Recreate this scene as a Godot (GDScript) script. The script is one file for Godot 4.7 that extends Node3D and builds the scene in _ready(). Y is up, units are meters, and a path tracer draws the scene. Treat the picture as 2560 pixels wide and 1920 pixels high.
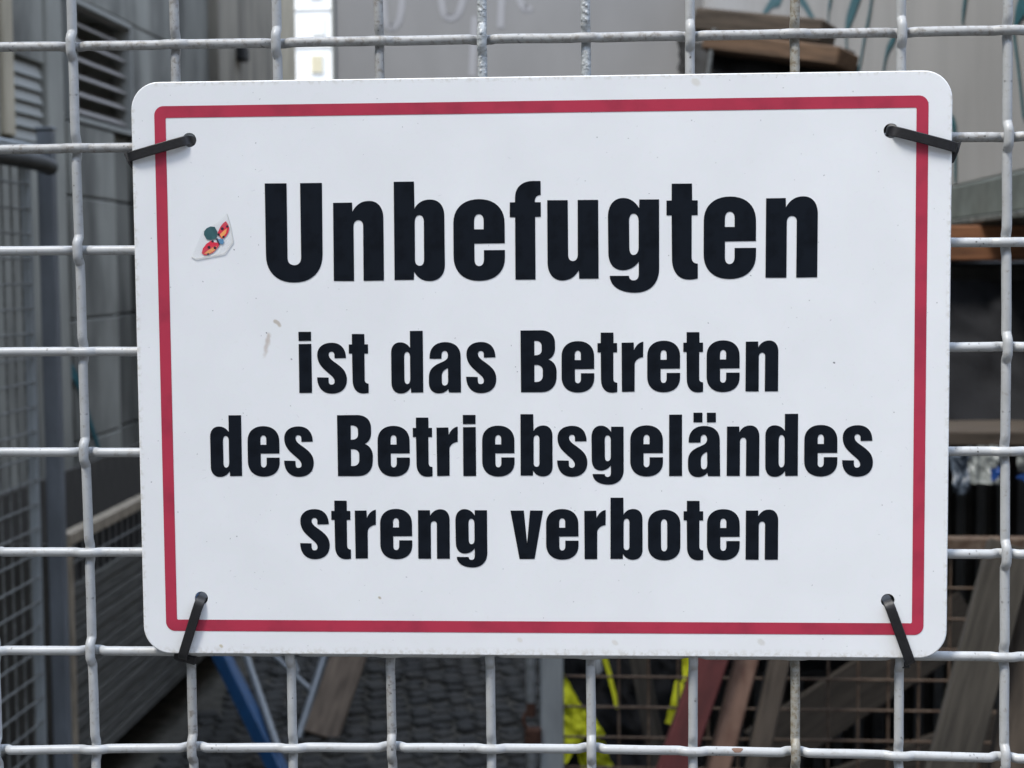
extends Node3D
# A prohibition sign tied to a crimped wire mesh fence; behind it a narrow, shaded builder's yard. Metres, y up, the fence stands in the plane z = 0, the yard lies towards -z.

const GLYPHS := {
	"U": [15.82, 27.12, -0.29, "M 2 1000 L 383 999 L 378 253 C 376 205 421 176 495 175 C 569 175 615 204 616 252 L 619 999 L 1000 999 L 992 280 C 987 105 795 -1 486 0 C 179 1 -6 110 0 285"],
	"n": [13.90, 21.77, 0.01, "M 9 980 L 385 981 L 389 867 C 458 950 562 1001 725 1000 C 899 999 1003 915 1000 779 L 995 3 L 591 1 L 598 689 C 599 733 564 761 505 761 C 446 761 409 730 407 679 L 403 0 L 0 2"],
	"b": [13.85, 27.04, -0.16, "M 8 1000 L 408 1000 L 412 728 C 472 789 584 819 721 819 C 896 818 1002 756 1000 655 L 1000 159 C 997 60 881 -1 694 0 C 556 1 454 34 390 96 L 384 14 L 0 13 | M 414 589 C 415 636 450 664 506 664 C 562 664 595 636 594 592 L 590 217 C 589 178 557 154 505 155 C 445 155 409 179 410 218"],
	"e": [14.05, 22.16, -0.22, "M 998 459 L 408 457 L 408 265 C 407 214 441 182 496 182 C 554 182 590 213 591 265 L 592 376 L 1000 376 L 999 284 C 996 106 805 -1 494 0 C 185 1 -3 117 0 305 L 3 709 C 6 891 199 1002 509 1000 C 814 998 1000 885 998 703 | M 405 632 L 407 733 C 408 785 444 817 501 817 C 558 817 593 784 592 732 L 591 631"],
	"f": [8.44, 26.66, 0.03, "M 4 786 L 172 786 L 173 831 C 175 937 397 1001 755 1000 L 998 999 L 1000 857 C 884 858 813 835 812 798 L 811 785 L 998 784 L 998 637 L 816 636 L 816 0 L 166 0 L 171 636 L 0 636"],
	"u": [13.83, 21.74, -0.28, "M 1 1000 L 402 998 L 405 322 C 404 272 440 242 498 241 C 557 241 593 271 594 321 L 598 999 L 998 998 L 1000 20 L 619 20 L 613 126 C 539 45 428 -1 291 0 C 109 1 -1 87 0 227"],
	"g": [13.81, 25.59, -3.74, "M 615 982 L 1000 981 L 999 255 C 999 96 819 -1 525 0 C 229 1 32 74 33 181 L 410 179 C 410 149 444 131 500 130 C 562 130 600 155 601 197 L 601 327 C 518 266 407 238 288 239 C 112 239 5 310 6 424 L 0 799 C 1 925 116 1001 301 1000 C 428 999 538 960 611 892 | M 414 756 C 414 805 448 835 504 835 C 564 834 600 801 600 746 L 599 481 C 598 430 561 399 501 399 C 449 399 417 429 417 477"],
	"t": [8.41, 25.83, -0.29, "M 168 1000 L 815 999 L 818 825 L 997 825 L 997 671 L 804 671 L 803 231 C 803 191 878 166 1000 166 L 1000 11 C 908 3 811 -0 714 0 C 378 1 173 84 173 219 L 164 671 L 0 672 L 1 825 L 167 825"],
	"i": [5.59, 26.60, 0.01, "M 13 800 L 1000 803 L 997 2 L 0 0 | M 6 1000 L 993 1000 L 989 852 L 9 851"],
	"s": [13.02, 22.12, -0.32, "M 978 698 C 983 884 807 999 514 1000 C 209 1001 20 912 16 766 C 11 603 157 522 335 429 C 464 360 588 313 586 236 C 585 199 545 177 482 177 C 421 177 384 203 386 246 L 384 317 L 0 322 C -6 123 180 1 487 0 C 801 -1 996 103 1000 274 C 1004 427 862 504 683 582 C 554 640 398 688 400 770 C 401 805 439 826 500 826 C 559 826 594 798 593 754 L 595 695"],
	"d": [13.88, 27.11, -0.35, "M 597 998 L 1000 1000 L 995 16 L 612 14 L 605 93 C 533 34 425 -0 287 0 C 106 0 -3 67 0 176 L 0 652 C 3 756 114 819 292 818 C 430 818 542 776 596 729 | M 409 581 C 410 633 444 665 497 665 C 557 665 594 630 592 573 L 590 237 C 589 184 553 151 496 151 C 441 151 408 184 409 237"],
	"a": [13.91, 22.18, -0.35, "M 622 17 L 1000 16 L 999 723 C 1002 894 821 999 523 1000 C 221 1001 34 890 31 707 L 30 676 L 402 675 L 406 744 C 407 797 446 829 508 829 C 569 829 605 792 604 733 C 602 619 364 620 180 535 C 57 478 4 411 2 306 L 0 211 C -2 81 114 0 307 0 C 445 -0 537 34 605 83 | M 600 493 C 483 461 407 420 405 334 L 406 238 C 405 185 438 152 493 152 C 559 152 601 188 602 248"],
	"B": [15.44, 26.70, -0.00, "M 0 998 L 566 1000 C 813 1000 963 920 960 789 L 961 715 C 958 616 885 558 775 528 C 912 500 1003 433 1000 325 L 998 251 C 994 95 831 -0 569 0 L 2 0 | M 384 830 L 432 830 C 530 830 590 796 588 740 L 589 682 C 588 630 526 598 426 598 L 383 596 | M 382 442 L 437 442 C 549 442 617 404 615 342 L 613 267 C 612 205 547 166 444 166 L 380 165"],
	"r": [9.26, 21.56, 0.02, "M 0 980 L 558 983 L 571 829 C 654 925 812 988 1000 1000 L 990 689 C 798 689 604 620 601 551 L 592 5 L 6 0"],
	"l": [5.55, 26.54, -0.00, "M 6 999 L 1000 1000 L 996 0 L 0 0"],
	"o": [13.94, 22.07, -0.40, "M 0 717 C 1 892 193 1000 507 1000 C 813 1000 1000 893 1000 718 L 999 281 C 999 108 811 1 505 0 C 193 -1 2 106 2 280 | M 402 718 C 402 778 439 815 499 815 C 558 815 595 778 595 718 L 594 281 C 594 217 557 178 497 178 C 440 178 405 217 405 281"],
	"v": [14.13, 21.28, -0.00, "M 0 997 L 412 1000 L 505 317 L 604 1000 L 1000 998 L 734 4 L 269 0"],
	"ä": [13.76, 27.79, -0.45, "M 623 14 L 1000 14 L 987 575 C 987 711 805 794 507 795 C 206 795 22 706 22 561 L 22 536 L 392 536 L 395 591 C 395 633 433 659 495 659 C 556 659 593 630 593 583 C 593 492 356 492 174 424 C 52 379 0 326 0 243 L 0 167 C -0 63 118 0 310 0 C 447 -0 538 27 605 67 | M 593 392 C 477 367 401 333 401 265 L 404 190 C 404 147 438 121 493 121 C 559 121 599 150 599 197 | M 171 1000 L 449 1000 L 449 850 L 171 851 | M 588 999 L 866 999 L 867 850 L 589 850"],
}
const WORDS := [
	["Unbefugten", 38.7, 1.577, [-117.26, -87.81, -61.39, -35.76, -11.40, 4.65, 30.53, 55.43, 71.16, 97.33]],
	["ist", -9.72, 1.000, [-103.69, -95.78, -81.74]],
	["das", -9.72, 1.000, [-63.33, -47.05, -30.83]],
	["Betreten", -9.72, 1.000, [-7.20, 10.38, 25.85, 36.19, 47.10, 62.53, 72.43, 88.97]],
	["des", -46.1, 1.000, [-143.42, -126.94, -110.91]],
	["Betriebsgeländes", -46.1, 1.000, [-87.36, -69.79, -54.32, -43.97, -32.51, -24.23, -7.60, 8.24, 23.09, 39.73, 56.41, 64.48, 81.03, 97.47, 113.99, 130.07]],
	["streng", -82.4, 1.000, [-104.47, -90.55, -80.19, -69.19, -52.60, -36.18]],
	["verboten", -82.4, 1.000, [-12.17, 3.24, 19.84, 31.07, 47.26, 62.60, 72.60, 89.15]],
]

const SIGN_Y := 1.375           # height of the sign's centre
const WIRE_Z := -0.0067         # the mesh's middle plane, behind the plate
const WIRE_R := 0.0021
const PITCH := 0.0446
const MEAN_COLS := [-0.2022, -0.1570, -0.1121, -0.0677, -0.0231, 0.0213, 0.0658, 0.1102, 0.1547, 0.1990]
const LEAN_COLS := [0.0017, 0.0012, 0.0014, 0.0015, 0.0012, 0.0011, 0.0012, 0.0012, 0.0015, 0.0025]
const MEAN_ROWS := [0.1418, 0.0975, 0.0530, 0.0084, -0.0363, -0.0810, -0.1256, -0.1682]

var used := {}
var mats := {}

# ---------------------------------------------------------------- naming and tagging
func numbered(n: String) -> String:
	if not used.has(n):
		used[n] = 0
		return n
	used[n] += 1
	return "%s_%03d" % [n, used[n]]

func tag(o: Node3D, label: String, category: String, group := "") -> Node3D:
	o.set_meta("label", label)
	o.set_meta("category", category)
	if group != "":
		o.set_meta("group", group)
	return o

func thing(called: String, label: String, category: String, at := Vector3.ZERO, group := "") -> Node3D:
	var o := Node3D.new()
	o.name = numbered(called)
	o.position = at
	add_child(o, true)
	return tag(o, label, category, group)

func part(parent: Node, called: String, mesh: Mesh, m: Material, t := Transform3D()) -> MeshInstance3D:
	var o := MeshInstance3D.new()
	o.name = numbered(called) if parent == self else called
	o.mesh = mesh
	o.material_override = m
	o.transform = t
	parent.add_child(o, true)
	return o

func struct(called: String, mesh: Mesh, m: Material, t := Transform3D()) -> MeshInstance3D:
	var o := part(self, called, mesh, m, t)
	o.set_meta("kind", "structure")
	return o

# ---------------------------------------------------------------- mesh helpers; triangles are given counter-clockwise as seen from outside
class Shape:
	var st := SurfaceTool.new()
	func _init() -> void:
		st.begin(Mesh.PRIMITIVE_TRIANGLES)
		st.set_smooth_group(-1)
	func smooth(on: bool) -> void:
		st.set_smooth_group(0 if on else -1)
	func tri(a: Vector3, b: Vector3, c: Vector3) -> void:
		st.add_vertex(a)
		st.add_vertex(c)
		st.add_vertex(b)
	func tri_out(a: Vector3, b: Vector3, c: Vector3, away: Vector3) -> void:
		if (b - a).cross(c - a).dot(away) >= 0.0:
			tri(a, b, c)
		else:
			tri(a, c, b)
	func quad(a: Vector3, b: Vector3, c: Vector3, d: Vector3) -> void:
		tri(a, b, c)
		tri(a, c, d)
	func quad_out(a: Vector3, b: Vector3, c: Vector3, d: Vector3, away: Vector3) -> void:
		if (b - a).cross(c - a).dot(away) >= 0.0:
			quad(a, b, c, d)
		else:
			quad(a, d, c, b)
	func box(c: Vector3, size: Vector3, bev := 0.0, turn := Basis()) -> void:
		var h := size * 0.5
		bev = minf(bev, minf(h.x, minf(h.y, h.z)) * 0.9)
		var v := func(sx: float, sy: float, sz: float, axis: int) -> Vector3:
			var p := Vector3(sx * (h.x - (0.0 if axis == 0 else bev)), sy * (h.y - (0.0 if axis == 1 else bev)), sz * (h.z - (0.0 if axis == 2 else bev)))
			return c + turn * p
		for s in [-1.0, 1.0]:
			quad_out(v.call(s, -1.0, -1.0, 0), v.call(s, 1.0, -1.0, 0), v.call(s, 1.0, 1.0, 0), v.call(s, -1.0, 1.0, 0), turn.x * s)
			quad_out(v.call(-1.0, s, -1.0, 1), v.call(1.0, s, -1.0, 1), v.call(1.0, s, 1.0, 1), v.call(-1.0, s, 1.0, 1), turn.y * s)
			quad_out(v.call(-1.0, -1.0, s, 2), v.call(1.0, -1.0, s, 2), v.call(1.0, 1.0, s, 2), v.call(-1.0, 1.0, s, 2), turn.z * s)
		if bev <= 0.0:
			return
		for a in [-1.0, 1.0]:
			for b in [-1.0, 1.0]:
				quad_out(v.call(a, b, -1.0, 0), v.call(a, b, 1.0, 0), v.call(a, b, 1.0, 1), v.call(a, b, -1.0, 1), turn.x * a + turn.y * b)
				quad_out(v.call(a, -1.0, b, 0), v.call(a, 1.0, b, 0), v.call(a, 1.0, b, 2), v.call(a, -1.0, b, 2), turn.x * a + turn.z * b)
				quad_out(v.call(-1.0, a, b, 1), v.call(1.0, a, b, 1), v.call(1.0, a, b, 2), v.call(-1.0, a, b, 2), turn.y * a + turn.z * b)
				for d in [-1.0, 1.0]:
					tri_out(v.call(a, b, d, 0), v.call(a, b, d, 1), v.call(a, b, d, 2), turn.x * a + turn.y * b + turn.z * d)
	func ring_strip(r0: PackedVector3Array, r1: PackedVector3Array) -> void:
		var n := r0.size()
		for k in n:
			var l := (k + 1) % n
			quad(r0[k], r0[l], r1[l], r1[k])
	func tube(pts: PackedVector3Array, radius: float, sides := 10, caps := true, ref := Vector3.ZERO, flat := 1.0) -> void:
		var rings: Array[PackedVector3Array] = []
		var up := ref
		for i in pts.size():
			var d := (pts[mini(i + 1, pts.size() - 1)] - pts[maxi(i - 1, 0)]).normalized()
			if up == Vector3.ZERO:
				up = Vector3.UP if absf(d.y) < 0.9 else Vector3.BACK
			var x := up.cross(d).normalized()
			up = d.cross(x).normalized()
			var ring := PackedVector3Array()
			for k in sides:
				var a := TAU * k / sides
				ring.append(pts[i] + (x * cos(a) + up * sin(a) * flat) * radius)
			rings.append(ring)
		smooth(true)
		for i in rings.size() - 1:
			ring_strip(rings[i], rings[i + 1])
		smooth(false)
		if caps:
			var a0 := pts[0]
			var a1 := pts[pts.size() - 1]
			for k in sides:
				var l := (k + 1) % sides
				tri_out(a0, rings[0][k], rings[0][l], pts[0] - pts[1])
				tri_out(a1, rings[-1][k], rings[-1][l], a1 - pts[pts.size() - 2])
	func ribbon(pts: PackedVector3Array, widths: PackedVector3Array, thick: float) -> void:
		var rings: Array[PackedVector3Array] = []
		for i in pts.size():
			var d := (pts[mini(i + 1, pts.size() - 1)] - pts[maxi(i - 1, 0)]).normalized()
			var n := widths[i].cross(d).normalized() * thick * 0.5
			var w := widths[i] * 0.5
			var e := w * 0.86
			var m := n * 0.55
			rings.append(PackedVector3Array([pts[i] + e - n, pts[i] + w - m, pts[i] + w + m, pts[i] + e + n, pts[i] - e + n, pts[i] - w + m, pts[i] - w - m, pts[i] - e - n]))
		smooth(false)
		for i in rings.size() - 1:
			for k in 8:
				var l := (k + 1) % 8
				quad_out(rings[i][k], rings[i][l], rings[i + 1][l], rings[i + 1][k], (rings[i][k] + rings[i][l]) * 0.5 - pts[i])
		for k in range(1, 7):
			tri_out(rings[0][0], rings[0][k], rings[0][k + 1], pts[0] - pts[1])
			tri_out(rings[-1][0], rings[-1][k], rings[-1][k + 1], pts[-1] - pts[-2])
	func mesh() -> ArrayMesh:
		st.generate_normals()
		return st.commit()

func box_mesh(size: Vector3, bev := 0.0, at := Vector3.ZERO) -> ArrayMesh:
	var s := Shape.new()
	s.box(at, size, bev)
	return s.mesh()

func slab(a: Vector3, b: Vector3, bev := 0.0) -> ArrayMesh:   # the box between two corners
	return box_mesh((b - a).abs(), bev, (a + b) * 0.5)

func tube_mesh(pts: Array, radius: float, sides := 10) -> ArrayMesh:
	var s := Shape.new()
	s.tube(PackedVector3Array(pts), radius, sides)
	return s.mesh()

func along(a: Vector3, b: Vector3, face := Vector3.BACK) -> Transform3D:   # local y runs from a to b, local z looks towards face
	var y := (b - a).normalized()
	var x := y.cross(face).normalized()
	return Transform3D(Basis(x, y, x.cross(y)), (a + b) * 0.5)

func curve_points(p: Array, steps := 6) -> PackedVector3Array:   # Catmull-Rom through p
	var out := PackedVector3Array()
	for i in p.size() - 1:
		var a: Vector3 = p[maxi(i - 1, 0)]
		var b: Vector3 = p[i]
		var c: Vector3 = p[i + 1]
		var d: Vector3 = p[mini(i + 2, p.size() - 1)]
		for k in steps:
			out.append(b.cubic_interpolate(c, a, d, float(k) / steps))
	out.append(p[-1])
	return out

func sheet(corners: Array, nu: int, nv: int, fold: float, seed_: int, freq := 18.0, uneven := 0.0) -> ArrayMesh:   # a hanging cloth between four corners, with folds and a ragged outline
	var n := FastNoiseLite.new()
	n.seed = seed_
	n.frequency = 1.0
	var s := Shape.new()
	s.smooth(true)
	var p := func(u: float, v: float) -> Vector3:
		var q: Vector3 = corners[0].lerp(corners[1], u).lerp(corners[3].lerp(corners[2], u), v)
		q.z += fold * (n.get_noise_3d(q.x * freq, q.y * freq * 0.45, 0.0) + 0.4 * n.get_noise_3d(q.x * freq * 2.7, q.y * freq * 1.4, 5.0))
		q.x += uneven * n.get_noise_2d(q.y * 30.0, 9.0)
		q.y += uneven * n.get_noise_2d(q.x * 30.0, 3.0)
		return q
	for i in nu:
		for j in nv:
			var u0 := float(i) / nu
			var u1 := float(i + 1) / nu
			var v0 := float(j) / nv
			var v1 := float(j + 1) / nv
			s.quad_out(p.call(u0, v0), p.call(u1, v0), p.call(u1, v1), p.call(u0, v1), Vector3.BACK)
	return s.mesh()

# ---------------------------------------------------------------- textures and materials
func noise(size: int, seed_: int, freq: float, ramp: Array, octaves := 4, kind := FastNoiseLite.TYPE_SIMPLEX_SMOOTH) -> NoiseTexture2D:
	var n := FastNoiseLite.new()
	n.seed = seed_
	n.noise_type = kind
	n.frequency = freq
	n.fractal_octaves = octaves
	n.fractal_gain = 0.55
	var g := Gradient.new()
	g.offsets = PackedFloat32Array()
	g.colors = PackedColorArray()
	for r in ramp:
		g.add_point(r[0], r[1])
	var t := NoiseTexture2D.new()
	t.width = size
	t.height = size
	t.seamless = true
	t.noise = n
	t.color_ramp = g
	return t

func grey(v: float) -> Color:
	return Color(v, v, v)

func surface(called: String, color: Color, rough := 0.8, tex: Texture2D = null, scale := Vector3.ONE, bump: Texture2D = null, depth := 0.0, metal := 0.0) -> StandardMaterial3D:
	var m := StandardMaterial3D.new()
	m.resource_name = called
	m.albedo_color = color
	m.roughness = rough
	m.metallic = metal
	m.albedo_texture = tex
	m.uv1_triplanar = true
	m.uv1_scale = scale
	if bump:
		m.heightmap_enabled = true
		m.heightmap_texture = bump
		m.heightmap_scale = depth
	mats[called] = m
	return m

func paint_texture(size: int, seed_: int, base: Color, spread: float, dirt: Color, dirt_from: float, specks: int, chips: int) -> ImageTexture:
	# grey gloss paint: faint mottling, grime where a second noise is high, dark pinholes and small bare chips
	var a := FastNoiseLite.new()
	a.seed = seed_
	a.frequency = 0.012
	a.fractal_octaves = 4
	var b := FastNoiseLite.new()
	b.seed = seed_ + 7
	b.frequency = 0.045
	b.fractal_octaves = 6
	b.fractal_gain = 0.65
	var ia := a.get_seamless_image(size, size).get_data()
	var ib := b.get_seamless_image(size, size).get_data()
	var out := PackedByteArray()
	out.resize(size * size * 3)
	for i in size * size:
		var c := base * (1.0 + spread * (ia[i] / 127.5 - 1.0))
		var k := smoothstep(dirt_from, dirt_from + 0.22, ib[i] / 255.0)
		c = c.lerp(dirt, k * 0.6)
		out[i * 3] = clampi(int(c.r * 255.0), 0, 255)
		out[i * 3 + 1] = clampi(int(c.g * 255.0), 0, 255)
		out[i * 3 + 2] = clampi(int(c.b * 255.0), 0, 255)
	var im := Image.create_from_data(size, size, false, Image.FORMAT_RGB8, out)
	var rng := RandomNumberGenerator.new()
	rng.seed = seed_
	for k in specks + chips:
		var x := rng.randi_range(2, size - 8)
		var y := rng.randi_range(2, size - 8)
		var chip := k >= specks
		var r := rng.randf_range(1.0, 2.2) if not chip else rng.randf_range(2.0, 4.5)
		var tone := Color(0.16, 0.15, 0.14) if not chip else Color(0.42, 0.33, 0.27)
		for dx in range(-5, 6):
			for dy in range(-5, 6):
				var d := Vector2(dx, dy * (1.0 if not chip else 0.7)).length() + rng.randf_range(-0.5, 0.5)
				if d < r and x + dx >= 0 and y + dy >= 0 and x + dx < size and y + dy < size:
					im.set_pixel(x + dx, y + dy, im.get_pixel(x + dx, y + dy).lerp(tone, 0.75))
	return ImageTexture.create_from_image(im)

func make_materials() -> void:
	var fine := noise(512, 31, 0.03, [[0.0, grey(0.2)], [1.0, grey(0.9)]], 5)
	var coarse := noise(512, 32, 0.008, [[0.0, grey(0.1)], [1.0, grey(1.0)]], 5)
	var blister := noise(512, 33, 0.045, [[0.0, grey(1.0)], [0.45, grey(0.25)], [1.0, grey(0.0)]], 2, FastNoiseLite.TYPE_CELLULAR)
	surface("wire paint", Color.WHITE, 0.42, paint_texture(512, 41, Color(0.655, 0.665, 0.67), 0.05, Color(0.50, 0.48, 0.45), 0.66, 70, 3), Vector3(9, 9, 9), fine, 0.016)
	surface("grimy wire paint", Color.WHITE, 0.5, paint_texture(512, 42, Color(0.615, 0.62, 0.62), 0.09, Color(0.40, 0.375, 0.34), 0.53, 170, 8), Vector3(9, 9, 9), fine, 0.02)
	surface("blistered wire paint", Color.WHITE, 0.38, paint_texture(512, 43, Color(0.65, 0.67, 0.68), 0.07, Color(0.38, 0.35, 0.32), 0.62, 70, 16), Vector3(14, 14, 14), blister, 0.09)
	surface("rusty wire paint", Color.WHITE, 0.55, paint_texture(512, 44, Color(0.58, 0.575, 0.545), 0.08, Color(0.38, 0.32, 0.23), 0.46, 90, 10), Vector3(14, 14, 14), fine, 0.03)
	surface("ink", Color(0.085, 0.105, 0.135), 0.5, noise(512, 51, 0.02, [[0.0, grey(0.80)], [0.5, grey(0.98)], [1.0, grey(1.0)]], 5), Vector3(9, 9, 9))
	mats["ink"].metallic_specular = 0.2
	surface("red ink", Color(0.70, 0.19, 0.29), 0.45, noise(512, 52, 0.012, [[0.0, Color(0.86, 0.90, 0.9)], [0.5, Color(0.97, 0.98, 0.98)], [1.0, grey(1.0)]], 5), Vector3(7, 7, 7))
	surface("black nylon", Color(0.10, 0.10, 0.115), 0.52, noise(256, 53, 0.03, [[0.0, grey(0.7)], [1.0, grey(1.0)]], 4), Vector3(30, 30, 30), fine, 0.01)
	surface("concrete", Color(0.63, 0.63, 0.595), 0.9, noise(512, 61, 0.006, [[0.0, grey(0.55)], [0.5, grey(0.85)], [1.0, grey(1.0)]], 6), Vector3(0.55, 0.22, 0.55), coarse, 0.3)
	surface("dark concrete", Color(0.50, 0.50, 0.47), 0.92, noise(512, 62, 0.007, [[0.0, grey(0.5)], [0.5, grey(0.85)], [1.0, grey(1.0)]], 6), Vector3(0.7, 0.2, 0.7), coarse, 0.3)
	surface("brown render", Color(0.57, 0.545, 0.49), 0.92, noise(512, 63, 0.006, [[0.0, grey(0.55)], [0.5, grey(0.88)], [1.0, grey(1.0)]], 6), Vector3(0.8, 0.15, 0.8), coarse, 0.3)
	surface("beige render", Color(0.74, 0.70, 0.61), 0.9, noise(512, 64, 0.01, [[0.0, grey(0.8)], [1.0, grey(1.0)]], 5), Vector3(0.8, 0.3, 0.8))
	surface("white facade", Color(0.93, 0.925, 0.90), 0.85)
	surface("house render", Color(0.50, 0.44, 0.38), 0.95, noise(512, 60, 0.01, [[0.0, grey(0.8)], [1.0, grey(1.0)]], 5), Vector3(0.4, 0.4, 0.4))
	surface("window pane", Color(0.62, 0.65, 0.62), 0.15)
	surface("curtain", Color(0.80, 0.765, 0.65), 0.9)
	surface("blind", Color(0.92, 0.915, 0.88), 0.9)
	surface("garage metal", Color(0.55, 0.548, 0.545), 0.6, noise(512, 65, 0.005, [[0.0, grey(0.88)], [1.0, grey(1.0)]], 5), Vector3(0.3, 0.12, 0.3))
	surface("container paint", Color(0.645, 0.642, 0.635), 0.55, noise(512, 66, 0.006, [[0.0, grey(0.91)], [0.6, grey(0.97)], [1.0, grey(1.0)]], 6), Vector3(0.9, 0.25, 0.9))
	surface("rail paint", Color(0.44, 0.47, 0.45), 0.6, noise(512, 67, 0.01, [[0.0, grey(0.7)], [1.0, grey(1.0)]], 6), Vector3(2, 2, 2))
	surface("pale edge paint", Color(0.62, 0.64, 0.61), 0.55, fine, Vector3(3, 3, 3))
	surface("white spray paint", Color(0.605, 0.605, 0.615), 0.7)
	surface("teal spray paint", Color(0.07, 0.39, 0.43), 0.6, noise(256, 68, 0.03, [[0.0, grey(0.7)], [1.0, grey(1.0)]], 4), Vector3(4, 4, 4))
	var grain := noise(512, 71, 0.012, [[0.0, grey(0.62)], [0.5, grey(0.85)], [1.0, grey(1.0)]], 6)
	surface("old timber", Color(0.345, 0.31, 0.275), 0.9, grain, Vector3(9, 1.1, 9), fine, 0.05)
	surface("dark timber", Color(0.23, 0.21, 0.19), 0.92, grain, Vector3(9, 1.1, 9))
	surface("brown timber", Color(0.43, 0.34, 0.265), 0.85, grain, Vector3(8, 1.0, 8), fine, 0.05)
	surface("orange timber", Color(0.55, 0.37, 0.25), 0.85, grain, Vector3(8, 1.0, 8), fine, 0.05)
	surface("grey timber", Color(0.30, 0.285, 0.26), 0.92, grain, Vector3(10, 0.8, 10), fine, 0.08)
	surface("board face", Color(0.52, 0.455, 0.39), 0.85, grain, Vector3(5, 0.9, 5))
	surface("beige timber", Color(0.70, 0.645, 0.56), 0.85, grain, Vector3(6, 1.0, 6))
	surface("oxide red steel", Color(0.36, 0.15, 0.145), 0.7, noise(512, 72, 0.01, [[0.0, Color(0.75, 0.7, 0.7)], [0.6, grey(0.95)], [0.8, grey(1.0)], [1.0, Color(1.0, 1.0, 1.0)]], 6), Vector3(5, 2, 5), fine, 0.03)
	surface("brown painted steel", Color(0.50, 0.39, 0.33), 0.7, noise(512, 73, 0.01, [[0.0, Color(0.7, 0.62, 0.6)], [0.5, grey(0.92)], [1.0, grey(1.0)]], 6), Vector3(5, 2, 5), fine, 0.03)
	surface("grey gate paint", Color(0.64, 0.665, 0.675), 0.55, noise(512, 74, 0.01, [[0.0, grey(0.82)], [1.0, grey(1.0)]], 5), Vector3(3, 1, 3))
	surface("blue grey paint", Color(0.47, 0.49, 0.51), 0.55, noise(512, 75, 0.01, [[0.0, grey(0.8)], [1.0, grey(1.0)]], 5), Vector3(3, 1, 3))
	surface("galvanised", Color(0.58, 0.60, 0.61), 0.45, noise(512, 76, 0.03, [[0.0, grey(0.68)], [1.0, grey(1.0)]], 4), Vector3(4, 4, 4), null, 0.0, 0.25)
	surface("rust", Color(0.36, 0.245, 0.19), 0.9, noise(512, 77, 0.03, [[0.0, Color(0.5, 0.45, 0.42)], [1.0, grey(1.0)]], 5), Vector3(9, 9, 9), fine, 0.05)
	surface("mesh wire", Color(0.46, 0.41, 0.36), 0.7, noise(256, 78, 0.02, [[0.0, Color(0.6, 0.5, 0.45)], [1.0, grey(1.0)]], 5), Vector3(6, 6, 6))
	surface("gate wire", Color(0.55, 0.555, 0.54), 0.6, noise(256, 79, 0.02, [[0.0, grey(0.6)], [1.0, grey(1.0)]], 5), Vector3(6, 6, 6))
	surface("blue steel", Color(0.09, 0.265, 0.42), 0.5, paint_texture(256, 80, Color(0.95, 0.95, 0.95), 0.08, Color(0.85, 0.82, 0.75), 0.72, 10, 4), Vector3(4, 3, 4), fine, 0.02)
	surface("plank shade black", Color(0.11, 0.112, 0.112), 0.75, fine, Vector3(4, 4, 4))
	surface("dark cloth", Color(0.105, 0.115, 0.14), 0.9, noise(256, 81, 0.05, [[0.0, grey(0.7)], [1.0, grey(1.0)]], 3), Vector3(8, 8, 8))
	surface("hi-vis yellow", Color(0.80, 0.82, 0.14), 0.75)
	surface("reflective grey", Color(0.56, 0.58, 0.60), 0.5)
	surface("dark steel", Color(0.17, 0.173, 0.17), 0.65, fine, Vector3(3, 3, 3))
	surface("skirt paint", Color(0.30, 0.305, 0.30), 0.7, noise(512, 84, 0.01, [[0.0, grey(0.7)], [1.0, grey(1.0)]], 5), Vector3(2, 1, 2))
	surface("louvre paint", Color(0.56, 0.54, 0.52), 0.6)
	surface("grey vent paint", Color(0.57, 0.575, 0.555), 0.7)
	surface("white film", Color(0.52, 0.54, 0.535), 0.35)
	surface("pale blue film", Color(0.31, 0.35, 0.40), 0.35)
	surface("blue print", Color(0.10, 0.26, 0.52), 0.4)
	surface("slat timber", Color(0.40, 0.395, 0.37), 0.9, noise(512, 82, 0.012, [[0.0, grey(0.55)], [0.5, grey(0.85)], [1.0, grey(1.0)]], 6), Vector3(9, 9, 0.9), fine, 0.05)
	surface("earth", Color(0.30, 0.285, 0.25), 1.0, noise(512, 83, 0.02, [[0.0, Color(0.55, 0.56, 0.5)], [0.5, grey(0.85)], [1.0, grey(1.0)]], 6), Vector3(1.3, 1.3, 1.3), coarse, 1.0)
	surface("bounce_pavement", Color(0.58, 0.57, 0.55), 0.95, coarse, Vector3(0.7, 0.7, 0.7))
	for k in 4:
		surface("cobble %d" % k, [Color(0.305, 0.30, 0.275), Color(0.35, 0.335, 0.305), Color(0.265, 0.26, 0.24), Color(0.325, 0.31, 0.275)][k], 0.85, fine, Vector3(6, 6, 6), fine, 0.12)

# ---------------------------------------------------------------- the fence
func col_x(i: int, y: float) -> float:      # y above the sign's centre
	var k := clampi(i, 0, 9)
	return MEAN_COLS[k] + (i - k) * PITCH + LEAN_COLS[k] * clampf((0.142 - y) / 0.311, -2.0, 5.0)

func row_y(j: int, x: float) -> float:
	var k := clampi(j, 0, 7)
	return MEAN_ROWS[k] - (j - k) * PITCH - (0.055 * x * x if j == 7 else 0.0)

func crimp(d: float) -> float:              # how far the crimp reaches, from 1 at the crossing to 0 at 7 mm
	return 1.0 - smoothstep(0.0026, 0.0064, absf(d))

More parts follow.
